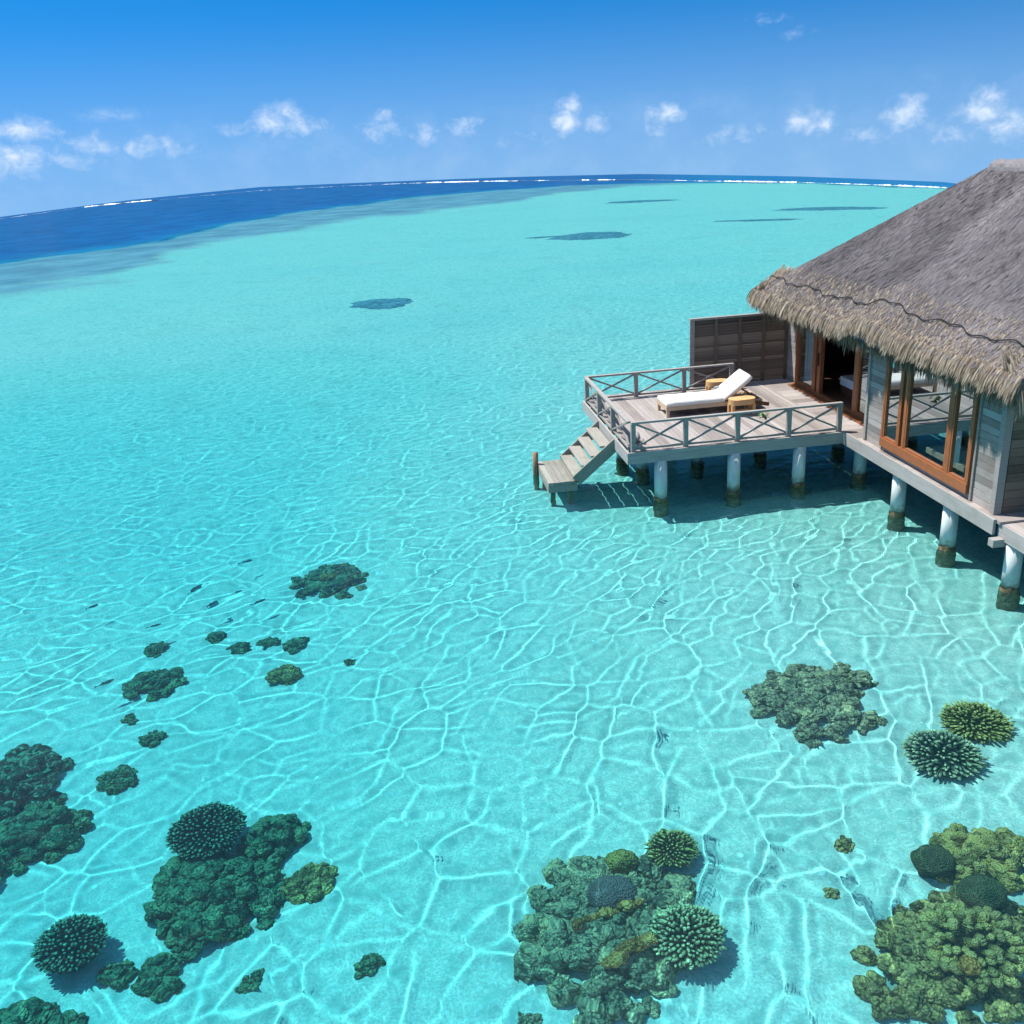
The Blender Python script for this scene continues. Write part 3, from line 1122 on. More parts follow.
# ridge cap: a roll of palm laid over the apex
mb = MB()
ny_, nk_ = 50, 11
vs, fs = [], []
for i in range(ny_):
    y = AY + .28 + (AY2 - AY - .5) * i / (ny_ - 1)
    for k in range(nk_):
        a = math.pi * k / (nk_ - 1)
        q = (1 + .14 * (random.random() - .5)) * min(1., .35 + i / 6)
        vs.append((AX + .27 * q * math.cos(a), y + .03 * random.random(), ZA - .16 + .28 * q * math.sin(a) ** .8))
for i in range(ny_ - 1):
    for k in range(nk_ - 1):
        fs.append((i * nk_ + k, i * nk_ + k + 1, (i + 1) * nk_ + k + 1, (i + 1) * nk_ + k))
fs.append(tuple(range(nk_)))
mb.add(vs, fs, .5)
sub(roof, mb, 'ridge_cap', M['thatch'], villa)
mb = MB()
pts = []
for i in range(110):
    y = EY - .12 + (NEAR - EY) * i / 109
    up = .50 + .06 * math.sin(i * .33) + .035 * math.sin(i * .9 + 1) + .012 * random.random()
    pts.append((EX + up * .8, y, EZ + up * .8 * SL + float(lift(np.array(y))) + .075))
mb.tube(pts, .013, 6)
sub(roof, mb, 'cable', M['cable'], villa)


# piles: white above the water, overgrown below
def pile(x, y, top, parent, r=.16, lean=(0, 0)):
    zb = bed_z(x, y) - .3
    mb = MB()
    mb.tube([(x, y, -.02), (x, y, top)], r, 20)
    o = mb.build('pile', M['concrete'], parent, True)
    al = MB()
    zz = np.linspace(zb, .06, 9)
    n = 20
    vs, fs = [], []
    for i, z in enumerate(zz):
        for k in range(n):
            t = 2 * math.pi * k / n
            q = r + .012 + .03 * random.random() * (1 if i < 8 else .15)
            zz_ = z if i < 8 else z + .03 * math.sin(2 * t + x) + .05 * random.random()
            vs.append((x + q * math.cos(t), y + q * math.sin(t), zz_))
    for i in range(8):
        for k in range(n):
            fs.append((i * n + k, i * n + (k + 1) % n, (i + 1) * n + (k + 1) % n, (i + 1) * n + k))
    al.add(vs, fs, .5)
    sub(o, al, 'algae', M['algae'], parent, True, True)


for (x, y) in ((5.74, -2.40), (5.74, -4.48), (5.78, -6.55), (6.17, .30), (6.65, 2.5), (8.6, -2.4), (8.6, -4.5), (8.7, .6), (8.7, 3.2), (8.6, -6.5)):
    pile(x, y, ZD - .30, villa)

# ------------------------------------------------------------------ sun deck
W, D = 5.555, 5.354
deck = thing('sun_deck', 'grey weathered plank deck on piles in front of the thatched villa', 'deck', (W / 2, D / 2, ZD))
mb = MB()
nb = 40
for i in range(nb):
    x0 = .06 + (W - .12) * i / nb
    mb.box((x0, .05, ZD - .045), (x0 + (W - .12) / nb - .007, 5.84, ZD + random.uniform(-.003, .003)))
mb.build('boards', M['deck'], deck)
mb = MB()
mb.box((W - .04, .02, ZD - .045), (6.42, 5.84, ZD - .006), .6)
mb.build('threshold_boards', M['deck'], deck)
mb = MB()
mb.box((-.02, -.01, ZD - .29), (W - .06, .045, ZD + .005), .45)
mb.box((-.075, -.01, ZD - .29), (-.022, D + .05, ZD + .005), .75)
mb.box((-.02, D + .0, ZD - .29), (2.5, D + .05, ZD - .05), .5)
mb.build('fascia', M['beam'], deck)
mb = MB()
for y in (.35, 1.5, 2.6, 3.7, 4.8):
    mb.box((.0, y - .06, ZD - .27), (6.4, y + .06, ZD - .05), .3)
mb.build('joist', M['beam'], deck)
for (x, y) in ((.80, .12), (2.70, .12), (4.42, .12), (.62, 3.4), (.95, 2.45), (2.52, 2.45), (4.43, 2.7), (2.5, 4.9), (4.4, 5.1)):
    pile(x, y, ZD - .27, deck)

HR = .735


def railing(label, p, q, npost, start_post=True, end_post=True):
    """posts, a top rail, and crossed braces between the posts"""
    p, q = V(*p), V(*q)
    t = thing('deck_railing', label, 'railing', tuple((p + q) / 2), 'wooden railings round the sun deck')
    d = (q - p) / (npost - 1)
    u = d / np.linalg.norm(d)
    mb = MB()
    mb.beam(p - u * .05 + V(0, 0, HR), q + u * .05 + V(0, 0, HR), .11, .05, .75)
    mb.build('top_rail', M['rail'], t)
    mb = MB()
    mb.beam(p + V(0, 0, .075), q + V(0, 0, .075), .05, .05, .45)
    mb.build('bottom_rail', M['rail'], t)
    for i in range(npost):
        if (i == 0 and not start_post) or (i == npost - 1 and not end_post):
            continue
        c = p + d * i
        mb = MB()
        mb.beam(c, c + V(0, 0, HR - .026), .11, .11, random.uniform(.3, .6), (0, 1, 0))
        mb.build('post', M['rail'], t)
    for i in range(npost - 1):
        a, b = p + d * i + u * .06, p + d * (i + 1) - u * .06
        nrm = np.cross(u, (0, 0, 1)) * .021
        for (z0, z1, s) in ((.115, HR - .04, 1), (HR - .04, .115, -1)):
            mb = MB()
            mb.beam(a + nrm * s + V(0, 0, z0), b + nrm * s + V(0, 0, z1), .04, .045, random.uniform(.2, .5))
            mb.build('brace', M['rail'], t)
    return t


railing('front railing with crossed braces along the deck edge towards the viewer', (.10, .10, ZD), (5.42, .10, ZD), 5)
railing('short left railing with crossed braces above the water steps', (.02, .24, ZD), (.02, 5.16, ZD), 4, False)
railing('back railing with crossed braces between the deck corner and the louvred screen', (.06, 5.29, ZD), (4.5, 5.29, ZD), 4, False)

# louvred privacy screen
scr = thing('privacy_screen', 'tall dark louvred wooden screen behind the lounger at the back of the deck', 'screen', (5.0, 5.9, ZD))
mb = MB()
x0, x1, yS = 3.44, 6.44, 5.90
zt = ZD + 2.02
for i in range(13 * 2):
    z = ZD - .18 + i * (2.18 / 26)
    mb.add([(x0, yS - .02, z), (x1, yS - .02, z), (x1, yS + .03, z + .082), (x0, yS + .03, z + .082), (x0, yS + .0, z), (x1, yS + .0, z), (x1, yS + .045, z + .082), (x0, yS + .045, z + .082)],
           [(0, 1, 2, 3), (5, 4, 7, 6), (0, 4, 5, 1), (3, 2, 6, 7)])
mb.build('slats', M['screen'], scr)
for i in range(5):
    x = x0 + (x1 - x0) * i / 4
    mb = MB()
    w = .07 if i in (0, 4) else .045
    mb.box((x - w, yS - .075, ZD - .25), (x + w, yS - .022, zt - .002), .55 + .1 * (i == 0))
    mb.build('batten', M['sidewall'] if i else M['rail'], scr)
mb = MB()
mb.box((x0 - .07, yS - .09, zt), (x1 + .06, yS + .06, zt + .06), .5)
mb.build('cap_rail', M['rail'], scr)

# ------------------------------------------------------------------ steps into the water
st = thing('water_steps', 'wooden steps leading from the deck down to a low landing in the sea', 'steps', (-1.4, 2.3, 0))
ya, yb = 1.38, 3.22
zl = .30
for yy in (ya, yb):
    mb = MB()
    mb.beam((.0, yy, ZD - .14), (-1.13, yy, zl - .02), .06, .30, .6)
    mb.build('stringer', M['steps'], st)
for k in range(4):
    f = (k + .6) / 4.4
    x, z = -.0 - 1.1 * f, ZD - .05 - (ZD - zl) * f
    mb = MB()
    mb.box((x - .30, ya + .032, z - .05), (x + .02, yb - .032, z), random.uniform(.5, .9))
    mb.build('tread', M['steps'], st)
mb = MB()
for k in range(5):
    mb.box((-1.86 + k * .155, ya - .03, zl - .10), (-1.86 + k * .155 + .148, yb + .03, zl + random.uniform(-.004, .004)))
mb.box((-1.86, ya - .035, zl - .27), (-1.09, ya + .015, zl - .103), .6)
mb.box((-1.86, yb - .015, zl - .27), (-1.09, yb + .035, zl - .103), .6)
mb.box((-1.862, ya + .017, zl - .27), (-1.81, yb - .017, zl - .103), .5)
mb.build('landing', M['steps'], st)
for (x, y) in ((-1.70, ya + .30), (-1.70, yb - .2), (-1.22, ya + .30), (-1.22, yb - .2)):
    mb = MB()
    mb.box((x - .06, y - .06, bed_z(x, y) - .2), (x + .06, y + .06, zl - .102), .3)
    mb.build('leg', M['mooring'], st)
mb = MB()
mb.tube([(-1.93, 3.05, bed_z(-1.9, 3) - .3), (-1.93, 3.05, .2), (-1.92, 3.05, .64)], (.08, .08, .075), 14)
o = mb.build('mooring_post', M['mooring'], None, True, loc=(-1.93, 3.05, 0))
tag(o, 'short brown wooden post rising from the water at the foot of the steps', 'post')

# ------------------------------------------------------------------ furniture on the deck
lo = thing('sun_lounger', 'teak sun lounger with white cushion and raised back on the deck', 'sun lounger', (3.1, 3.25, ZD))
LX0, LX1, LY0, LY1 = 1.72, 4.45, 2.72, 3.66
ZS = ZD + .30
mb = MB()
for yy in (LY0, LY1 - .06):
    mb.box((LX0, yy, ZS - .10), (LX1, yy + .06, ZS), .6)
mb.box((LX0 + .002, LY0 + .062, ZS - .10), (LX0 + .06, LY1 - .062, ZS), .6)
mb.box((LX1 - .06, LY0 + .062, ZS - .10), (LX1 - .002, LY1 - .062, ZS), .6)
for k in range(20):
    x = LX0 + .1 + k * .13
    mb.box((x, LY0 + .062, ZS - .04), (x + .09, LY1 - .062, ZS - .015))
mb.build('frame', M['loungerwood'], lo)
for x in (LX0 + .01, 3.95):
    for yy in (LY0 + .005, LY1 - .075):
        mb = MB()
        mb.box((x, yy - .012, ZD), (x + .075, yy + .078, ZS - .102), .5)
        mb.build('leg', M['loungerwood'], lo)


def slab(pts_xz, y0, y1, rnd=.03):
    """a soft cushion: rounded profile along a polyline of top points with thickness"""
    mb = MB()
    vs, fs = [], []
    ny = 9
    for (x, z, nx, nz, th) in pts_xz:
        for j in range(ny):
            t = j / (ny - 1)
            e = min(t, 1 - t)
            puff = rnd * (1 - min(1, e / .10)) ** 2
            y = y0 + (y1 - y0) * t
            vs.append((x - nx * puff, y, z - nz * puff))
        for j in range(ny):
            t = 1 - j / (ny - 1)
            vs.append((x - nx * th, y0 + (y1 - y0) * t, z - nz * th))
    m = ny * 2
    for i in range(len(pts_xz) - 1):
        for j in range(m):
            fs.append((i * m + j, i * m + (j + 1) % m, (i + 1) * m + (j + 1) % m, (i + 1) * m + j))
    fs.append(tuple(range(m)))
    fs.append(tuple((len(pts_xz) - 1) * m + j for j in range(m))[::-1])
    mb.add(vs, [f[::-1] for f in fs], .5)
    return mb


HX = 3.38
mb = slab([(LX0 - .02, ZS + .07, -.5, .8, .07), (LX0 + .03, ZS + .15, 0, 1, .148)] + [(LX0 + .03 + (HX - LX0 - .08) * k / 7, ZS + .152 + .006 * math.sin(k * 2), 0, 1, .148) for k in range(1, 8)] + [(HX, ZS + .14, 0, 1, .138)], LY0 + .01, LY1 - .01)
mb.build('seat_cushion', M['cushion'], lo, True)
ca, sa = math.cos(R(37)), math.sin(R(37))
BL = .94
prof = []
for k in range(8):
    s = BL * k / 7
    th = .15 if 0 < k < 7 else .12
    prof.append((HX + .04 + s * ca - sa * .14, ZS + .02 + s * sa + ca * .14, -sa, ca, th - .012))
mb = slab(prof, LY0 + .01, LY1 - .01)
mb.build('back_cushion', M['cushion'], lo, True)
mb = MB()
for yy in (LY0 + .07, LY1 - .13):
    mb.beam((HX, yy + .03, ZS - .02), (HX + BL * .9 * ca, yy + .03, ZS - .02 + BL * .9 * sa), .05, .05, .4)
    mb.beam((HX + BL * .62 * ca, yy + .03, ZS - .03 + BL * .62 * sa), (HX + 1.05, yy + .03, ZS - .06), .04, .04, .3)
for k in range(6):
    s = .08 + k * .14
    mb.beam((HX + s * ca, LY0 + .08, ZS + .012 + s * sa), (HX + s * ca, LY1 - .08, ZS + .012 + s * sa), .09, .02)
mb.build('backrest_frame', M['teakdark'], lo)
mb = MB()
for yy in (LY0 - .025, LY1 + .025):
    mb = MB()
    mb.beam((HX + .35, yy, ZS + .03), (LX1 + .18, yy, ZS - .16), .05, .10, .6)
    mb.build('armrest', M['teakdark'], lo)


def side_table(loc, sx, sy, h, rz, label):
    t = thing('side_table', label, 'side table', loc, 'small teak tables beside the lounger')
    rm = rotz(rz)

    def put(mb, name):
        mb.v = [v @ rm.T + V(*loc) for v in mb.v]
        return mb.build(name, M['furniture'], t, False)
    mb = MB()
    n = 14
    ring = []
    for k in range(n * 2):                                       # rounded-end top
        a = math.pi * (k / n) - math.pi / 2
        cx = (sx / 2 - sy / 2) * (1 if k < n else -1)
        ring.append((cx + sy / 2 * math.cos(a), sy / 2 * math.sin(a)))
    vs = [(x, y, z) for z in (h - .15, h) for x, y in ring]
    m = len(ring)
    mb.add(vs, [tuple(range(m))[::-1], tuple(range(m, 2 * m))] + [(k, (k + 1) % m, m + (k + 1) % m, m + k) for k in range(m)], .6)
    put(mb, 'top')
    for sx_ in (-1, 1):
        for sy_ in (-1, 1):
            mb = MB()
            px, py = sx_ * (sx / 2 - .07), sy_ * (sy / 2 - .09)
            mb.box((px - .04, py - .04, 0), (px + .04, py + .04, h - .152), random.random())
            put(mb, 'leg')
    mb = MB()
    mb.box((-sx / 2 + .11, -.03, .10), (sx / 2 - .11, .03, .15), .5)
    put(mb, 'stretcher')
    return t


side_table((3.74, 2.42, ZD), .74, .42, .46, R(4), 'small teak side table with rounded ends in front of the lounger')
side_table((3.72, 4.35, ZD), .66, .42, .52, R(-3), 'small teak side table on the far side of the lounger')
mb = MB()
for k in range(5):
    mb.tube([(4.04 + .02 * k, 4.02, ZD + .36 + .02 * k), (4.12 + .015 * k, 4.10, ZD + .40 + .02 * k), (4.22, 4.12, ZD + .36 + .02 * k)], .035, 8)
mb = MB()
pts = [(3.36 + .25 * t, 3.58 - .34 * t ** 2, ZS + .19 + .03 * math.sin(t * 5)) for t in np.linspace(0, 1, 7)]
mb.tube(pts, (.03, .045, .05, .05, .05, .04, .02), 8)
o = mb.build('rolled_towel', M['towel'], None, True, loc=(3.45, 3.5, ZS + .12))
tag(o, 'small dark rolled towel lying at the fold of the white lounger cushion', 'towel')
mb = MB()
for k in range(26):
    a = random.uniform(0, 6.28)
    s = V(3.40 + random.uniform(-.05, .05), .06, ZD + .62 + random.uniform(-.05, .08))
    e = s + V(math.cos(a) * .16, -abs(math.sin(a)) * .14, random.uniform(-.16, .06))
    mid = (s + e) / 2 + V(0, -.02, .03)
    sd_ = np.cross(e - s, (0, 0, 1))
    sd_ = sd_ / (np.linalg.norm(sd_) + 1e-6) * .028
    mb.add([s, mid - sd_, e, mid + sd_], [(0, 1, 2, 3)])
o = mb.build('leafy_sprig', M['leaf'], None, False, loc=(3.4, .06, ZD + .6))
tag(o, 'small green leafy sprig caught on the front deck railing below the side table', 'plant')
# folded dark item by the front post
mb = MB()
mb.tube([(.36, .80, ZD + .02), (.40, .88, ZD + .10), (.42, 1.0, ZD + .16), (.40, 1.1, ZD + .05)], (.05, .09, .08, .04), 10)
mb.tube([(.52, .60, ZD + .02), (.50, .74, ZD + .07), (.46, .9, ZD + .04)], (.03, .06, .03), 8)
o = mb.build('folded_towel', M['towel'], None, True, loc=(.44, .8, ZD))
tag(o, 'dark crumpled towel on the deck boards beside the front left corner post', 'towel')


# ------------------------------------------------------------------ corals
def ico(sub_):
    import bmesh
    bm = bmesh.new()
    bmesh.ops.create_icosphere(bm, subdivisions=sub_, radius=1)
    v = np.array([x.co[:] for x in bm.verts])
    f = np.array([[q.index for q in fc.verts] for fc in bm.faces])
    bm.free()
    return v, f


ICO2, ICO3, ICO4 = ico(2), ico(3), ico(4)


def warp(v, seed, amp, freq):
    r = np.random.default_rng(seed)
    s = np.zeros(len(v))
    for k in range(10):
        d = r.normal(size=3)
        d /= np.linalg.norm(d)
        fq = freq * (1 + k * .35)
        s += np.sin(v @ d * fq + r.random() * 6.28) / (1 + k * .3)
    return v * (1 + amp * s / 3)[:, None]


def lump(mb, c, rad, seed, amp=.13, freq=4., fine=False, nk=None, base=None):
    """a coral head: an uneven ball crowded with small knobs, paler on their tops"""
    v, f = base or (ICO4 if fine else ICO3)
    w = warp(v, seed, amp, freq)
    r = np.random.default_rng(seed + 99)
    nk = nk or (120 if fine else 48)
    kn = r.normal(size=(nk, 3))
    kn /= np.linalg.norm(kn, axis=1, keepdims=True)
    c0 = math.cos(2.1 / math.sqrt(nk))
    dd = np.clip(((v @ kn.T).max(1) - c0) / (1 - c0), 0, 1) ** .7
    w = w * (1 + 1.5 / math.sqrt(nk) * dd)[:, None]
    w = w * np.asarray(rad) @ rotz(r.random() * 6.28).T + np.asarray(c)
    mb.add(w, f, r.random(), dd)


def coral_mound(label, cx, cy, rx, ry, h, n, mat, seed, cat='coral mound', size=(.16, .36), rot=0., lobes=.22, fine=False, name='coral_mound', group=None, extra=None):
    """a reef outcrop: many knobbly lumps crowded inside an uneven outline, highest in the middle"""
    rs = np.random.default_rng(seed)
    zb = bed_z(cx, cy)
    mb, core, tops = MB(), MB(), []
    ph = rs.random(4) * 6.28
    for k in range(n):
        q = math.sqrt((k + .5) / n)
        a = k * 2.39996 + rs.normal() * .25
        edge = 1 + lobes * (math.sin(2 * a + ph[0]) * .5 + math.sin(3 * a + ph[1]) * .6 + math.sin(5 * a + ph[2]) * .5)
        x, y = q * rx * edge * math.cos(a), q * ry * edge * math.sin(a)
        x, y = x * math.cos(rot) - y * math.sin(rot), x * math.sin(rot) + y * math.cos(rot)
        r = rs.uniform(*size) * (1.08 - .4 * q)
        top = h * (1 - q ** 2 * .85) * rs.uniform(.75, 1.08)
        lump(mb, (cx + x, cy + y, zb + top - r * .55), (r, r * rs.uniform(.8, 1.15), r * rs.uniform(.65, .95)), seed * 1000 + k, fine=fine)
        tops.append((V(cx + x, cy + y, zb + top - r * .55), r))
        if top > r * 1.6:                                        # stem so that no lump floats
            lump(mb, (cx + x, cy + y, zb + top * .35), (r * .9, r * .9, top * .5), seed * 1000 + 500 + k)
        v, f = ICO3
        core.add(warp(v, seed + k, .05, 4) * V(r * .84, r * .84, max(r * .5, top * .5)) + V(cx + x, cy + y, zb + top - r * .62 - max(0, top * .5 - r * .5)), f, .1)
    for (p_, r_) in tops:                                        # a crust of small heads over the big ones
        for q_ in range(5 if fine else 3):
            nx = rs.normal(size=3)
            nx[2] = abs(nx[2]) + .15
            nx /= np.linalg.norm(nx)
            e_ = rs.uniform(.035, .085) * (r_ / .2) ** .5
            lump(mb, p_ + nx * r_ * .93, (e_, e_, e_ * rs.uniform(.7, 1.1)), int(rs.integers(1e6)), .16, 4., nk=16, base=ICO2)
    o = mb.build(name, mat, None, True, loc=(cx, cy, zb), wet=True)
    tag(o, label, cat, group)
    inner(o, core, 'shadow_core', mat)  # unseen core added inside the lumps to cast the mound's shadow
    return o


def inner(o, mb, name, mat):
    """the solid rock inside a coral: a part of it, in the coral's own coordinates"""
    c = mb.build(name, mat, None, True)
    c.data.transform(Matrix.Translation(-o.location))
    c.parent = o
    return c


def finger_coral(label, c, rad, h, n, mat, seed, flen=.11, frad=.026, spread=1.0, jit=.18, tilt=(0, 0), cat='coral', name='branching_coral', group=None, base=.82, pts=4, club=False):
    """a dome set with upright fingers, the tips paler"""
    rs = np.random.default_rng(seed)
    c = V(*c)
    mb = MB()
    v, f = ICO4
    w = warp(v, seed, .05, 6) * V(rad * base, rad * base, h * .86)
    core = MB()
    core.add(w + c, f, .1)
    # foot under the dome down to the sand
    zb = bed_z(c[0], c[1])
    if c[2] - zb > .05:
        core.tube([(c[0], c[1], zb - .1), (c[0], c[1], c[2])], (rad * .42, rad * .55), 14, .2)
    for k in range(n):
        q = math.sqrt((k + .5) / n)
        a = k * 2.39996
        th = q * 1.5                                              # polar angle over the cap
        nx = V(math.sin(th) * math.cos(a), math.sin(th) * math.sin(a), math.cos(th))
        p = c + nx * V(rad * base, rad * base, h * .84)
        d = nx * V(1, 1, spread) + rs.normal(0, jit, 3) + V(tilt[0], tilt[1], 0)
        d /= np.linalg.norm(d)
        L = flen * rs.uniform(.75, 1.3)
        fr = frad * rs.uniform(.8, 1.25)
        if club:
            rr_ = [fr * .7, fr, fr * 1.15, fr * .95, fr * .4]
        else:
            rr_ = [fr * 1.2, fr * 1.05, fr * .9, fr * .72, fr * .3]
        ss = (-.15, .3, .65, .9, 1.0)
        bend = rs.normal(0, .12, 3)
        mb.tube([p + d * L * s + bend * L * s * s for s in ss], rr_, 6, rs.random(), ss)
    o = mb.build(name, mat, None, True, loc=(c[0], c[1], zb), wet=True)
    tag(o, label, cat, group)
    inner(o, core, 'coral_base', mat)
    return o


def head_coral(label, c, rad, mat, seed, cat='coral', name='brain_coral', group=None, amp=.07):
    mb = MB()
    v, f = ICO4
    w = warp(v, seed, amp, 7.)
    mb.add(w * np.asarray(rad) + V(*c), f, .5)
    zb = bed_z(c[0], c[1])
    if c[2] - rad[2] > zb - .03:
        mb.tube([(c[0], c[1], zb - .1), (c[0], c[1], c[2])], (rad[0] * .6, rad[0] * .6), 14, .4)
    o = mb.build(name, mat, None, True, loc=(c[0], c[1], zb), wet=True)
    tag(o, label, cat, group)
    core = MB()
    core.add(v * np.asarray(rad) * .9 + V(*c), f, .1)
    inner(o, core, 'shadow_core', mat)  # hidden ball added inside the head so that it throws a shadow
    return o


# CORALS
# the big outcrop in the foreground, and the colonies standing on it
coral_mound('large knobbly grey green reef outcrop in the foreground carrying a pale round coral', -3.45, -12.45, 1.22, 1.22, .48, 110, M['reefrock'], 3, 'coral reef', (.13, .27), .25, .12, True)
finger_coral('pale cream tipped round coral on the right edge of the large foreground outcrop', (-2.68, -13.0, -.98), .48, .32, 300, M['paletable'], 4, .095, .023, 1.1)
finger_coral('small brown bushy coral at the upper right edge of the large foreground outcrop', (-2.42, -11.50, -1.02), .36, .26, 190, M['olive'], 5, .075, .016)
head_coral('grey purple rounded coral in the middle of the large foreground outcrop', (-3.43, -12.22, -.84), (.32, .29, .24), M['grey_brain'], 6)
head_coral('yellow brown knob of coral above the grey purple coral on the foreground outcrop', (-3.15, -11.65, -.88), (.22, .18, .17), M['lumpy'], 61, amp=.14, name='knob_coral')


def ridge(label, pts, r, mat, seed):
    """a low crusty ridge of coral"""
    rs = np.random.default_rng(seed)
    pts = np.asarray(pts, float)
    mb = MB()
    core = MB()
    n = 16
    for k in range(n):
        t = k / (n - 1) * (len(pts) - 1)
        i = min(int(t), len(pts) - 2)
        p = pts[i] + (pts[i + 1] - pts[i]) * (t - i) + rs.normal(0, .02, 3)
        q = r * rs.uniform(.7, 1.25)
        lump(mb, p, (q, q, q * .9), seed * 100 + k, .2)
        v, f = ICO3
        core.add(v * q * .8 + p, f, .1)
    c = pts[len(pts) // 2]
    o = mb.build('crusty_ridge', mat, None, True, loc=tuple(c), wet=True)
    tag(o, label, 'coral')
    inner(o, core, 'shadow_core', mat)  # enclosed balls added to shade the sand and the ridge's far side


ridge('rusty orange crust along the lower middle of the large foreground outcrop', [(-3.72, -13.25, -.88), (-3.45, -13.12, -.80), (-3.15, -13.05, -.79)], .075, M['orange'], 31)
ridge('rusty orange crust just below the grey purple coral on the foreground outcrop', [(-4.0, -12.6, -.86), (-3.6, -12.55, -.80), (-3.1, -12.42, -.80)], .06, M['orange'], 32)
# right-hand reef
coral_mound('wide brown reef mass with a rusty patch at the lower right of the lagoon', .35, -13.85, 1.30, .82, .36, 90, M['reefbrown'], 7, 'coral reef', (.11, .22), .35, .12, True)
finger_coral('coral of thick blunt grey brown fingers on the lower right reef mass', (.45, -13.95, -.66), .55, .24, 120, M['lumpy'], 8, .15, .052, .8, .25, (.1, -.1), club=True)
coral_mound('cluster of round mustard coral lumps at the right edge above the brown reef mass', 1.45, -12.6, .78, .62, .34, 34, M['lumpy'], 9, 'coral', (.13, .20), 0, .1, True, name='lump_coral')
head_coral('dark ball shaped coral alone on the sand left of the mustard lumps', (.76, -12.58, -.72), (.27, .26, .22), M['ball'], 10, amp=.03)
head_coral('dark olive brain coral between the mustard lumps and the brown reef mass', (1.0, -13.25, -.62), (.30, .26, .20), M['ball'], 11)
head_coral('rusty orange sponge on the blunt fingered coral of the lower right reef', (.16, -14.3, -.46), (.12, .11, .09), M['orange'], 12, amp=.16, name='sponge', cat='sponge')
# middle right
coral_mound('broad rubble mound of brown green coral on the sand below the villa piles', .92, -8.62, 1.12, 1.02, .40, 100, M['reefrock'], 13, 'coral mound', (.11, .20), -.1, .24, True)
finger_coral('dark bluish staghorn coral bush beside the olive one on the right', (2.08, -10.55, -.80), .58, .32, 240, M['staghorn'], 14, .125, .024, .95, .25, (-.1, -.05))
finger_coral('olive yellow staghorn coral bush behind the dark bluish one on the right', (3.02, -9.92, -.80), .52, .32, 240, M['olive'], 15, .12, .022, .95, .25, (.1, .05))
# left-hand group
coral_mound('big dark green bushy coral mound on the left below a domed coral', -8.75, -10.70, .82, .92, .60, 90, M['reefgreen'], 16, 'coral mound', (.13, .26), .55, .16, True)
coral_mound('smaller green coral mound to the right of the dark domed coral on the left', -8.02, -9.75, .50, .42, .62, 22, M['reefgreen'], 17, 'coral mound', (.13, .22), .3, .2)
finger_coral('dark green domed coral with pale points above the big bushy mound on the left', (-8.98, -9.62, -1.28), .62, .42, 330, M['darktable'], 18, .075, .023)
finger_coral('dark round spiky coral alone near the lower left corner', (-10.46, -11.38, -1.45), .47, .38, 260, M['darktable'], 19, .085, .023)
coral_mound('green lumpy coral mound beside a darker one at the left edge', -11.75, -8.80, .68, .62, .58, 46, M['reefgreen'], 20, 'coral mound', (.14, .27), .2, .2)
coral_mound('nearly black coral mound above the green one at the left edge', -12.45, -7.55, .80, 1.0, .62, 44, M['darktable'], 21, 'coral mound', (.14, .26), 0, .2)
coral_mound('low dark coral patch at the left edge below the green lumpy mound', -12.3, -9.6, .5, .42, .3, 18, M['reefgreen'], 22, 'coral mound', (.12, .2), 0, .2)
# further out
coral_mound('dark coral patch with brown tops alone in the middle of the shallows', -7.52, -1.12, .98, .78, .36, 46, M['reefgreen'], 23, 'coral patch', (.13, .24), .1, .25)
head_coral('brown coral head on top of the dark patch in the middle of the shallows', (-7.55, -1.15, -1.32), (.22, .18, .14), M['reefbrown'], 24, amp=.14)
coral_mound('dark round coral patch to the right of a thin dark fish on the left', -10.78, -4.72, .55, .50, .32, 26, M['reefgreen'], 25, 'coral patch', (.12, .2), 0, .15)
SMALL = [(-10.79, -7.67, .30, 'flat dark rock like coral between the round patch and the green mound on the left', 'reefgreen'),
         (-10.45, -6.62, .22, 'small dark coral between the round patch and the flat rock on the left', 'reefgreen'),
         (-11.0, -5.9, .13, 'tiny dark coral just below the round patch on the left', 'reefgreen'),
         (-7.42, -10.72, .34, 'small olive coral tuft to the right of the big bushy mound on the left', 'reefbrown'),
         (-8.06, -12.25, .15, 'small dark green coral ball below the big bushy mound', 'reefgreen'),
         (-9.28, -11.88, .30, 'low dark coral touching the bottom left of the big bushy mound', 'reefgreen'),
         (-9.85, -11.75, .20, 'small dark coral between the spiky round coral and the big bushy mound', 'reefgreen'),
         (-10.95, -12.35, .36, 'dark coral at the bottom left corner of the photo', 'reefgreen'),
         (-10.30, -12.55, .26, 'smaller green coral beside the one at the bottom left corner', 'reefgreen'),
         (-8.70, -3.67, .20, 'small dark coral, left one of a pair below the middle patch', 'reefgreen'),
         (-8.13, -3.90, .24, 'small dark coral, right one of a pair below the middle patch', 'reefgreen'),
         (-9.86, -3.15, .20, 'small dark coral, upper left one of two in the left shallows', 'reefgreen'),
         (-9.25, -3.72, .22, 'small dark coral, lower right one of two in the left shallows', 'reefgreen'),
         (-8.25, -5.05, .30, 'faint low coral spread on the sand below the pair of small corals', 'reefbrown'),
         (-11.05, -3.35, .24, 'small dark coral just above the round patch on the left', 'reefgreen'),
         (-7.0, -4.9, .10, 'tiny dark coral right of the faint low spread', 'reefgreen'),
         (-6.6, -12.3, .17, 'tiny dark coral on the sand left of the large foreground outcrop', 'reefgreen'),
         (-.09, -11.85, .11, 'tiny brown coral tuft on the sand between the foreground outcrop and the dark ball', 'reefbrown'),
         (-.64, -12.6, .10, 'second tiny brown tuft, below the other, right of the foreground outcrop', 'reefbrown'),
         (-4.75, -13.5, .12, 'tiny dark coral at the lower left foot of the large foreground outcrop', 'reefrock')]
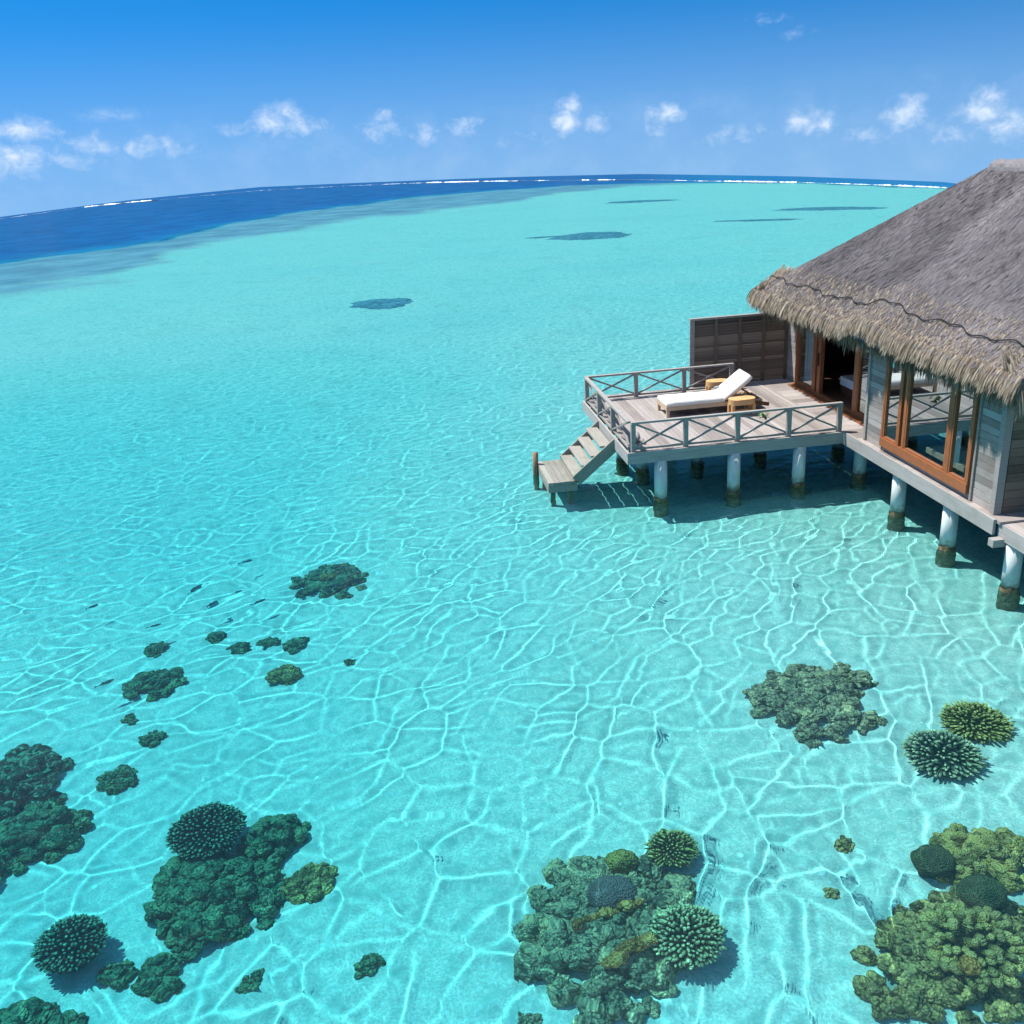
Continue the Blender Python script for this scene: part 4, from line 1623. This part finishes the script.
for i, (x, y, r, lab, mt) in enumerate(SMALL):
    coral_mound(lab, x, y, r, r * .8, r * .75, 5 + int(r * 40), M[mt], 200 + i, 'coral', (r * .34, r * .62), i, .2, name='small_coral')


# reef patches far out in the lagoon
def far_patch(label, cx, cy, rx, ry, rot, seed):
    rs = np.random.default_rng(seed)
    n, m = 40, 9
    vs, fs = [], []
    for j in range(m + 1):
        q = j / m
        for k in range(n):
            a = 2 * math.pi * k / n
            e = 1 + .06 * math.sin(2 * a + seed) + .07 * math.sin(3 * a + 2 * seed) + .05 * math.sin(7 * a + seed * 3) + .05 * rs.normal()
            x, y = q * rx * e * math.cos(a), q * ry * e * math.sin(a)
            x, y = x * math.cos(rot) - y * math.sin(rot), x * math.sin(rot) + y * math.cos(rot)
            X_, Y_ = cx + x, cy + y
            vs.append((X_, Y_, bed_z(X_, Y_) + (.42 * (1 - q ** 3) - .06) * rs.uniform(.7, 1.1) + (0 if q < 1 else -.15)))
    for j in range(m):
        for k in range(n):
            fs.append((j * n + k, (j + 1) * n + k, (j + 1) * n + (k + 1) % n, j * n + (k + 1) % n))
    mb = MB()
    mb.add(vs, fs, .5)
    o = mb.build('reef_patch', M['farreef'], None, True, loc=(cx, cy, bed_z(cx, cy)), wet=True)
    tag(o, label, 'reef patch', 'dark reef patches far out in the lagoon')


def pol(az, r):
    return EYE.x + r * math.sin(R(az)), EYE.y + r * math.cos(R(az))


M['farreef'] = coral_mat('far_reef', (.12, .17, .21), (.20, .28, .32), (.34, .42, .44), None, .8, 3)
for (az, r, rx, ry, lab, sd_) in ((-.42, 61.3, 2.1, 2.5, 'nearest oval dark reef patch out in the lagoon, left of the villa', 3), (12.1, 99.5, 4.6, 4.4, 'wide dark reef patch in the middle distance of the lagoon', 5),
                                  (15.0, 160, 6.2, 4.0, 'thin dark reef patch far out below the breaking surf', 7), (21.6, 111.3, 5.0, 1.6, 'thin short reef streak far out above the villa roof edge', 9),
                                  (25.5, 128, 7.5, 3.5, 'faint reef streak far out beside the slope of the thatched roof', 11), (9.4, 101, 2.2, 1.0, 'small faint reef streak left of the wide dark patch', 13)):
    cx, cy = pol(az, r)
    far_patch(lab, cx, cy, rx, ry, -R(az), sd_)


# fish
def fish(label, x, y, z, heading, L):
    mb = MB()
    n, m = 11, 8
    vs, fs = [], []
    for i in range(n):
        t = i / (n - 1)
        hgt = L * .17 * math.sin(math.pi * min(1, t * 1.02 + .03)) ** .8 * (1 - .55 * t) * 1.5 + .004
        wid = hgt * .5
        for k in range(m):
            a = 2 * math.pi * k / m
            vs.append((L * (.5 - .85 * t), wid * math.cos(a), hgt * math.sin(a)))
    for i in range(n - 1):
        for k in range(m):
            fs.append((i * m + k, i * m + (k + 1) % m, (i + 1) * m + (k + 1) % m, (i + 1) * m + k))
    fs.append(tuple(range(m))[::-1])
    tl = len(vs)
    vs += [(-L * .30, 0, .01), (-L * .52, .006, L * .15), (-L * .44, .004, 0), (-L * .52, .006, -L * .15), (L * .15, 0, L * .10), (-L * .05, .004, L * .24), (-L * .2, 0, L * .10)]
    fs += [(tl, tl + 1, tl + 2), (tl, tl + 2, tl + 3), (tl + 4, tl + 5, tl + 6)]
    rm = rotz(heading)
    mb.add(np.array(vs) @ rm.T + V(x, y, z), fs, .5)
    o = mb.build('fish', M['fish'], None, True, loc=(x, y, z), wet=True)
    tag(o, label, 'fish', 'small dark fish in the left shallows')


for (x, y, hd, L, lab) in ((-9.56, -.14, .5, .46, 'dark fish farthest from the viewer, left of the dark middle patch'), (-10.52, -1.38, 1.0, .62, 'long dark fish left of the two side by side fish'),
                           (-10.01, -2.26, .9, .42, 'dark fish below the long one in the left shallows'), (-9.0, -2.41, .7, .50, 'dark fish nearest to the dark middle patch'),
                           (-9.53, -1.78, .4, .30, 'smallest dark fish between the others in the left shallows'), (-11.1, -3.0, .5, .42, 'dark fish above the round coral patch on the left'),
                           (-11.55, -5.18, .7, .50, 'thin dark fish just left of the round coral patch'), (-12.68, -1.75, .8, .40, 'dark fish swimming apart farthest to the left')):
    fish(lab, x, y, -.95, hd, L * .78)
